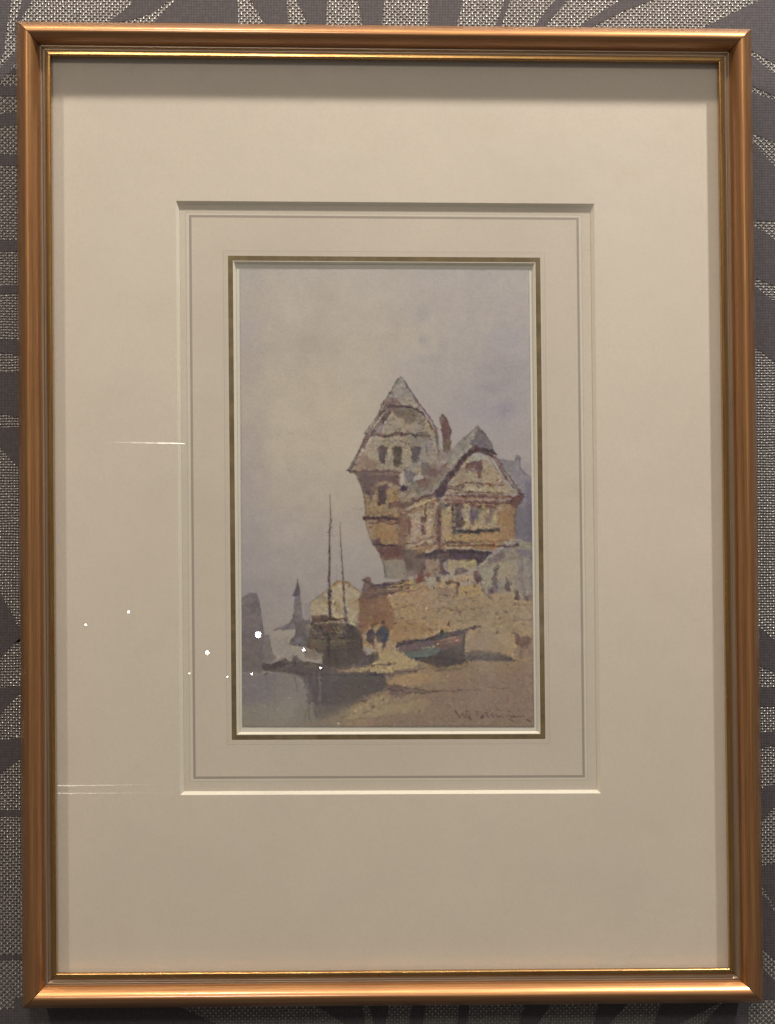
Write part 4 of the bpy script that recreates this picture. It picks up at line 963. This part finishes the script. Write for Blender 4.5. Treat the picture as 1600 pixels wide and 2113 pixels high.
v = t.coords(); n = t.noise(v, 1100, 3, .6)
t.principled(Base_Color=at.outputs['Color'], Roughness=.9, Normal=t.bump(n, .35, .0003))
me.materials.append(t.m)
wc = bpy.data.objects.new('watercolour', me); COL.objects.link(wc); wc.parent = pic

# ---- glass: two reflecting faces, seen through at every angle
t = NT('picture_glass')
lw = t.new('LayerWeight'); lw.inputs[0].default_value = .5
f5 = t.math('POWER', lw.outputs['Facing'], 5.)
fr = t.math('MULTIPLY_ADD', f5, .55, .04, clamp=True)
tr = t.new('BsdfTransparent'); tr.inputs[0].default_value = c4(.985, .99, .985)
gl = t.new('BsdfGlossy'); gl.inputs['Roughness'].default_value = 0.0
v = t.coords(); s1 = t.noise(v, 11, 2); s2 = t.noise(v, 46, 3); s3 = t.noise(v, 1500, 1); s4 = t.noise(v, 5, 1)
refl_haze = t.math('MULTIPLY', t.math('MULTIPLY', t.ramp(s1, .50, .72), t.ramp(s2, .40, .66)), .055)  # pale diffuse patches standing in for faint room reflections
veil = t.math('MULTIPLY_ADD', t.ramp(s4, .3, .7), .008, refl_haze)  # with a broad thin veil of painted reflection over the pane
dust = t.math('MULTIPLY', t.ramp(s3, .76, .82), .10)
df = t.new('BsdfDiffuse'); df.inputs[0].default_value = c4(.80, .78, .74)
m0 = t.new('MixShader'); t.put(t.math('ADD', veil, dust), m0.inputs[0]); t.link(tr.outputs[0], m0.inputs[1]); t.link(df.outputs[0], m0.inputs[2])
mx = t.new('MixShader'); t.link(fr, mx.inputs[0]); t.link(m0.outputs[0], mx.inputs[1]); t.link(gl.outputs[0], mx.inputs[2]); t.link(mx.outputs[0], t.out.inputs[0])
slab('glass', -HW + 18.3, HW - 18.3, -HH + 18.3, HH - 18.3, 6.15, 8.25, t.m, pic)

# ---------------------------------------------------------------- wall with woven frond paper
WPX = [(-244.6, 321.6), (245.3, 326.9), (243.4, -321.1), (-242.0, -317.1)]      # corners of the view on the wall, mm
def wall_pt(px, py):
    s, q = px / 1600., py / 2113.
    return tuple((WPX[0][k] * (1 - s) + WPX[1][k] * s) * (1 - q) + (WPX[3][k] * (1 - s) + WPX[2][k] * s) * q for k in (0, 1))

def weave(name, ground, thread, dots, dotcol):
    t = NT(name)
    c = t.new('TexCoord'); sp = t.new('SeparateXYZ')
    wob = t.noise(c.outputs['Object'], 60, 2)
    t.link(c.outputs['Object'], sp.inputs[0])
    jit = t.math('MULTIPLY', t.math('SUBTRACT', wob, .5), .0016)
    x = t.math('ADD', sp.outputs[0], jit); z = t.math('ADD', sp.outputs[2], jit)
    TAU = 2 * math.pi
    cx = t.math('COSINE', t.math('MULTIPLY', x, TAU / .0036)); cz = t.math('COSINE', t.math('MULTIPLY', z, TAU / .00335))
    lat = t.math('MULTIPLY', cx, cz)
    th = t.math('COSINE', t.math('MULTIPLY', x, TAU / .0018)); tw = t.math('COSINE', t.math('MULTIPLY', z, TAU / .00168))
    v = t.coords()
    big = t.noise(v, 14, 3); sm = t.noise(v, 420, 2); mid = t.noise(v, 110, 3)
    base = t.mix(t.math('MULTIPLY_ADD', th, .28, .45), c4(*ground), c4(*thread))
    base = t.mix(t.math('MULTIPLY', t.ramp(tw, -.2, 1, 0, 1), .30), base, c4(*[g * .45 for g in ground]))
    base = t.mix(t.math('MULTIPLY', t.ramp(sm, .35, .75), .35), base, c4(*[g * 1.5 for g in thread]))
    h = t.math('ADD', t.math('MULTIPLY', th, .25), t.math('MULTIPLY', tw, .2))
    if dots:
        m = t.math('MULTIPLY', t.ramp(lat, .30, .80), t.ramp(t.math('ADD', sm, t.math('MULTIPLY', mid, .8)), .62, 1.02, .25, 1.))
        base = t.mix(t.math('MULTIPLY', m, dots), base, c4(*dotcol))
        h = t.math('ADD', h, t.math('MULTIPLY', t.ramp(lat, .1, .95), 1.0))
        p = t.principled(Base_Color=base, Metallic=t.math('MULTIPLY', m, .9), Roughness=.42, Normal=t.bump(h, 1.0, .0009))
    else:
        p = t.principled(Base_Color=base, Roughness=.72, Normal=t.bump(h, .3, .0003))
    return t.m
M_silver = weave('silver_weave', SIL_G, SIL_T, .82, (.78, .74, .68))
M_frond = weave('mauve_weave', FRO_G, FRO_T, 0, None)

fronds = [
 # along the top
 [(-40,-40),(30,-40),(24,0),(14,60),(8,110),(-40,180)], [(90,-40),(66,0),(40,44),(20,96),(30,60),(46,0),(60,-40)],
 [(300,-50),(410,-60),(345,0),(315,24),(270,40),(228,47),(200,60),(262,14)],
 [(370,-50),(480,-60),(486,0),(488,48),(489,140),(240,130),(314,46),(358,0)],
 [(500,-60),(580,-70),(587,0),(590,48),(588,130),(600,170),(542,48),(512,0)], [(590,-60),(676,-60),(670,0),(668,48),(660,170),(630,48),(608,0)],
 [(725,-60),(800,-60),(788,0),(782,50),(770,170),(742,49),(733,0)], [(880,-60),(968,-60),(950,0),(938,51),(915,150),(880,51)],
 [(1052,-60),(1066,-60),(1048,0),(1030,52),(1000,130),(1018,52),(1037,0)], [(1170,-70),(1215,-70),(1165,0),(1120,54),(1060,130),(1098,53),(1140,0)],
 [(1390,-60),(1450,-60),(1342,0),(1282,22),(1220,54),(1140,90),(1190,54),(1275,0)],
 # down the right side
 [(1565,0),(1640,-50),(1760,-60),(1760,160),(1600,132),(1549,103),(1500,90),(1380,86),(1452,55)],
 [(1480,90),(1554,116),(1600,155),(1760,240),(1760,230),(1600,199),(1553,179),(1480,150)], [(1480,170),(1554,192),(1600,207),(1760,240),(1760,340),(1600,295),(1554,277),(1480,250)],
 [(1480,270),(1556,298),(1600,345),(1760,470),(1760,468),(1600,459),(1557,457),(1480,456)], [(1480,440),(1559,470),(1600,497),(1760,600),(1760,660),(1600,593),(1559,577),(1480,545)],
 [(1480,560),(1561,596),(1600,626),(1760,720),(1760,850),(1600,750),(1562,723),(1480,670)], [(1490,1270),(1569,1300),(1600,1325),(1760,1400),(1760,1440),(1600,1392),(1569,1378),(1490,1350)],
 [(1490,1400),(1570,1420),(1600,1424),(1760,1440),(1760,1470),(1600,1462),(1570,1461),(1490,1460)], [(1490,1525),(1571,1515),(1600,1512),(1760,1490),(1760,1520),(1600,1540),(1571,1546),(1490,1565)],
 [(1490,1650),(1573,1630),(1600,1622),(1760,1590),(1760,1600),(1600,1668),(1574,1694),(1490,1760)], [(1490,1790),(1575,1788),(1600,1784),(1760,1760),(1760,1960),(1600,1874),(1576,1834),(1490,1760)],
 [(1490,1800),(1578,1850),(1600,1884),(1760,2010),(1760,2060),(1600,1982),(1578,1963),(1490,1900)], [(1490,1960),(1581,2008),(1600,2024),(1760,2120),(1760,2160),(1600,2062),(1576,2062),(1500,2030)],
 # down the left side
 [(-160,170),(0,140),(60,78),(60,96),(0,170),(-160,220)], [(-160,150),(0,148),(45,141),(60,141),(60,152),(0,152),(-160,165)], [(-160,172),(0,178),(60,176),(60,198),(0,199),(-160,190)],
 [(-160,240),(0,236),(60,228),(60,258),(0,262),(-160,262)], [(-160,330),(0,322),(60,318),(60,342),(0,343),(-160,350)], [(-160,505),(0,500),(60,498),(60,519),(0,522),(-160,522)],
 [(-160,598),(0,592),(60,590),(60,606),(0,610),(-160,612)], [(-160,700),(0,706),(60,704),(60,738),(0,731),(-160,722)], [(-160,760),(0,771),(60,771),(60,866),(0,858),(-160,850)],
 [(-160,870),(0,886),(60,884),(60,990),(36,968),(0,925),(-160,900)], [(-160,1130),(0,1226),(40,1300),(60,1326),(60,1308),(30,1330),(0,1362),(-160,1450)],
 [(-160,1380),(0,1424),(60,1418),(60,1425),(38,1436),(0,1478),(-160,1500)], [(-160,1540),(0,1532),(60,1522),(60,1560),(38,1572),(0,1598),(-160,1620)],
 [(-160,1676),(0,1674),(60,1674),(60,1686),(0,1688),(-160,1690)], [(-160,1965),(0,1972),(60,1970),(60,1979),(0,1982),(-160,1985)], [(-160,2090),(0,2084),(60,2078),(60,2200),(-160,2210)],  # last outline is the frame's shadow, put in as dark weave
 # along the bottom
 [(30,2060),(340,2060),(375,2083),(440,2113),(560,2190),(400,2260),(30,2260)], [(600,2050),(738,2050),(748,2113),(760,2200),(780,2260),(705,2113),(655,2081)],
 [(752,2050),(790,2050),(796,2083),(790,2113),(784,2200),(774,2200),(766,2113)], [(850,2030),(880,2030),(872,2078),(868,2113),(858,2210),(818,2210),(838,2113),(845,2078)],
 [(944,2030),(966,2030),(962,2078),(958,2113),(948,2210),(926,2210),(938,2113),(943,2078)], [(1092,2030),(1160,2030),(1130,2076),(1105,2113),(1060,2210),(1040,2210),(1066,2113),(1078,2076)],
 [(1246,2030),(1326,2030),(1288,2075),(1255,2113),(1190,2210),(1190,2210),(1222,2113),(1232,2075)], [(1376,2030),(1520,2030),(1478,2073),(1400,2113),(1300,2190),(1300,2210),(1347,2113),(1362,2073)],
 [(1560,2030),(1560,2062),(1545,2080),(1545,2113),(1540,2200),(1400,2220),(1452,2113),(1486,2074)],
]
V = [(-3.0, 0, -1.6), (3.0, 0, -1.6), (3.0, 0, 2.4), (-3.0, 0, 2.4)]; Fc = [(0, 1, 2, 3)]; I = [0]
def spline(P):
    """rounded leaf outline"""
    o = []; n = len(P)
    for i in range(n):
        p0, p1, p2, p3 = P[i - 1], P[i], P[(i + 1) % n], P[(i + 2) % n]
        for k in range(4):
            q = k / 4
            o.append(tuple(.5 * (2 * b + .55 * (c - a) * q * 1.0 + 0 * q) if False else b + (c - b) * q for a, b, c in zip(p0, p1, p2)))
    return o
step = 0
for P in fronds:
    b = len(V); step += 1
    h = -(.12 + .012 * (step % 7)) * MM
    V += [(wall_pt(*p)[0] * MM, h, wall_pt(*p)[1] * MM) for p in spline(P)]
    Fc.append(tuple(range(b, len(V)))); I.append(1)
# the same paper goes on round the picture: fans of fronds farther out
for fxx, fzz, n, r0, r1 in [(-.62, .35, 15, .06, .30), (.66, .30, 15, .06, .32), (-.70, -.30, 15, .06, .30), (.70, -.36, 15, .06, .32), (0, .78, 15, .06, .36), (0, -.82, 15, .06, .40)]:
    for k in range(n):
        a = 2 * math.pi * (k + random.uniform(-.2, .2)) / n; w = .1
        step += 1; b = len(V); h = -(.22 + .012 * (step % 9)) * MM
        P = [(fxx + r * math.cos(a + da), h, fzz + r * math.sin(a + da)) for r, da in ((r0, 0), ((r0 + r1) * .45, w), (r1 * .8, w * .9), (r1, .02), (r1 * .8, -w * .5), ((r0 + r1) * .45, -w * .8))]
        if min(abs(p[0]) for p in P) < .30 and min(abs(p[2]) for p in P) < .36: continue
        V += P; Fc.append(tuple(range(b, len(V)))); I.append(1)
wall = mesh_obj('wall', V, Fc, [M_silver, M_frond], I)
bm = bmesh.new(); bm.from_mesh(wall.data)
bmesh.ops.triangulate(bm, faces=[f for f in bm.faces if len(f.verts) > 4])
for f in bm.faces:
    if f.normal.y > 0: f.normal_flip()
bm.to_mesh(wall.data); bm.free()
wall.location = (0, 12 * MM, 0)
tag(wall, 'wall papered in mauve grey fronds on a silvery beaded weave', 'wall', 'structure')

# ---------------------------------------------------------------- camera
cam = bpy.data.cameras.new('camera'); co_ = bpy.data.objects.new('camera', cam); COL.objects.link(co_)
right = Vector((0.9993457617268766, -0.03616168012541793, 0.0006175832216385546))
fwd = Vector((0.03614551272265208, 0.9991955943135933, 0.017368540938191457))
up = Vector((-0.0012451620558353448, -0.01733485491176635, 0.9998489647825028))
pos = Vector((-0.045227965, -1.204819451, -0.019944181))
m = Matrix((right, up, -fwd)).transposed().to_4x4(); m.translation = pos
co_.matrix_world = m
cam.sensor_fit = 'HORIZONTAL'; cam.sensor_width = 36.0; cam.lens = 36.0 * 4000 / 1600
cam.clip_start = .05; cam.clip_end = 50
S.camera = co_

# ---------------------------------------------------------------- lamps
def point(name, p, watts, radius, col):
    l = bpy.data.lights.new(name, 'POINT'); l.energy = watts; l.shadow_soft_size = radius; l.color = col
    o = bpy.data.objects.new(name, l); COL.objects.link(o); o.location = p
    return o
for nm, p, w, r, c in LAMPS: point(nm, p, w, r, c)

# small far lamps of the room, seen only as sparks in the glass
def mirrored(px, py, dist):
    q = right * ((px - 800) / 4000) + fwd - up * ((py - 1056.5) / 4000)
    tt = (-8.25 * MM - pos.y) / q.y
    g = pos + q * tt
    q = q.normalized()
    return g + Vector((q.x, -q.y, q.z)) * dist
for px, py, dpx in [(533, 1310, 13), (428, 1347, 8.5), (627, 1341, 6.5), (662, 1378, 5.5), (520, 1391, 4.6), (265, 1263, 5.2), (177, 1289, 4.2), (391, 1390, 3.2), (469, 1397, 3.)]:
    rad = dpx * .5 * .000302 * 5.2 / 1.2
    point('far_lamp', mirrored(px, py, 4.0), 34 * 39.5 * rad * rad, rad, (1, .97, .92))
streaks = []
for xa, ya, xb, yb, wpx, peak, n in [(381, 915, 215, 912, 2.5, 9., 6), (113, 1622, 360, 1619, 2.0, 4., 6), (113, 1637.5, 370, 1636, 1.7, 3.4, 6)]:
    for i in range(n):                          # strips shaped to show as streaks in the glass, each dimmer than the last
        f0, f1 = i / n, (i + 1) / n
        p0 = (xa + (xb - xa) * f0, ya + (yb - ya) * f0); p1 = (xa + (xb - xa) * f1, ya + (yb - ya) * f1)
        if xa > xb: p0, p1 = p1, p0
        streaks.append((*p0, *p1, wpx * (1 - .35 * f0), peak * (1 - f0) ** 1.6))
for x0, y0, x1, y1, wpx, rad_ in streaks:
    a, b = mirrored(x0, y0, 4.0), mirrored(x1, y1, 4.0)
    l = bpy.data.lights.new('strip_lamp', 'AREA'); l.shape = 'RECTANGLE'
    L = (b - a).length; l.size = L; l.size_y = wpx * .000302 * 5.2 / 1.2
    l.energy = rad_ * STREAK * L * l.size_y * math.pi; l.color = (1, .93, .78)
    o = bpy.data.objects.new('strip_lamp', l); COL.objects.link(o); o.location = (a + b) / 2
    o.rotation_euler = (math.radians(90), math.asin((b - a).normalized().z) * -1, 0)

W = bpy.data.worlds.new('World'); S.world = W; W.use_nodes = True
wt = W.node_tree; bg = wt.nodes['Background']                 # dim room, lighter towards its ceiling
tc = wt.nodes.new('ShaderNodeTexCoord'); sx = wt.nodes.new('ShaderNodeSeparateXYZ'); mr = wt.nodes.new('ShaderNodeMapRange')
wt.links.new(tc.outputs['Generated'], sx.inputs[0]); wt.links.new(sx.outputs[2], mr.inputs[0]); wt.links.new(mr.outputs[0], bg.inputs[1])
mr.inputs[1].default_value = 0.; mr.inputs[2].default_value = 1.; mr.inputs[3].default_value = AMB[0]; mr.inputs[4].default_value = AMB[1]
bg.inputs[0].default_value = (*AMB_COL, 1)

S.render.engine = 'CYCLES'
S.cycles.use_denoising = True
S.cycles.max_bounces = 7; S.cycles.diffuse_bounces = 3; S.cycles.glossy_bounces = 4; S.cycles.transparent_max_bounces = 16
S.cycles.caustics_reflective = True; S.cycles.blur_glossy = .3
S.cycles.sample_clamp_indirect = 6.0
S.cycles.use_fast_gi = False
vs = S.view_settings
vs.view_transform = 'Standard'; vs.look = 'None'; vs.exposure = 0; vs.gamma = 1; vs.use_curve_mapping = False
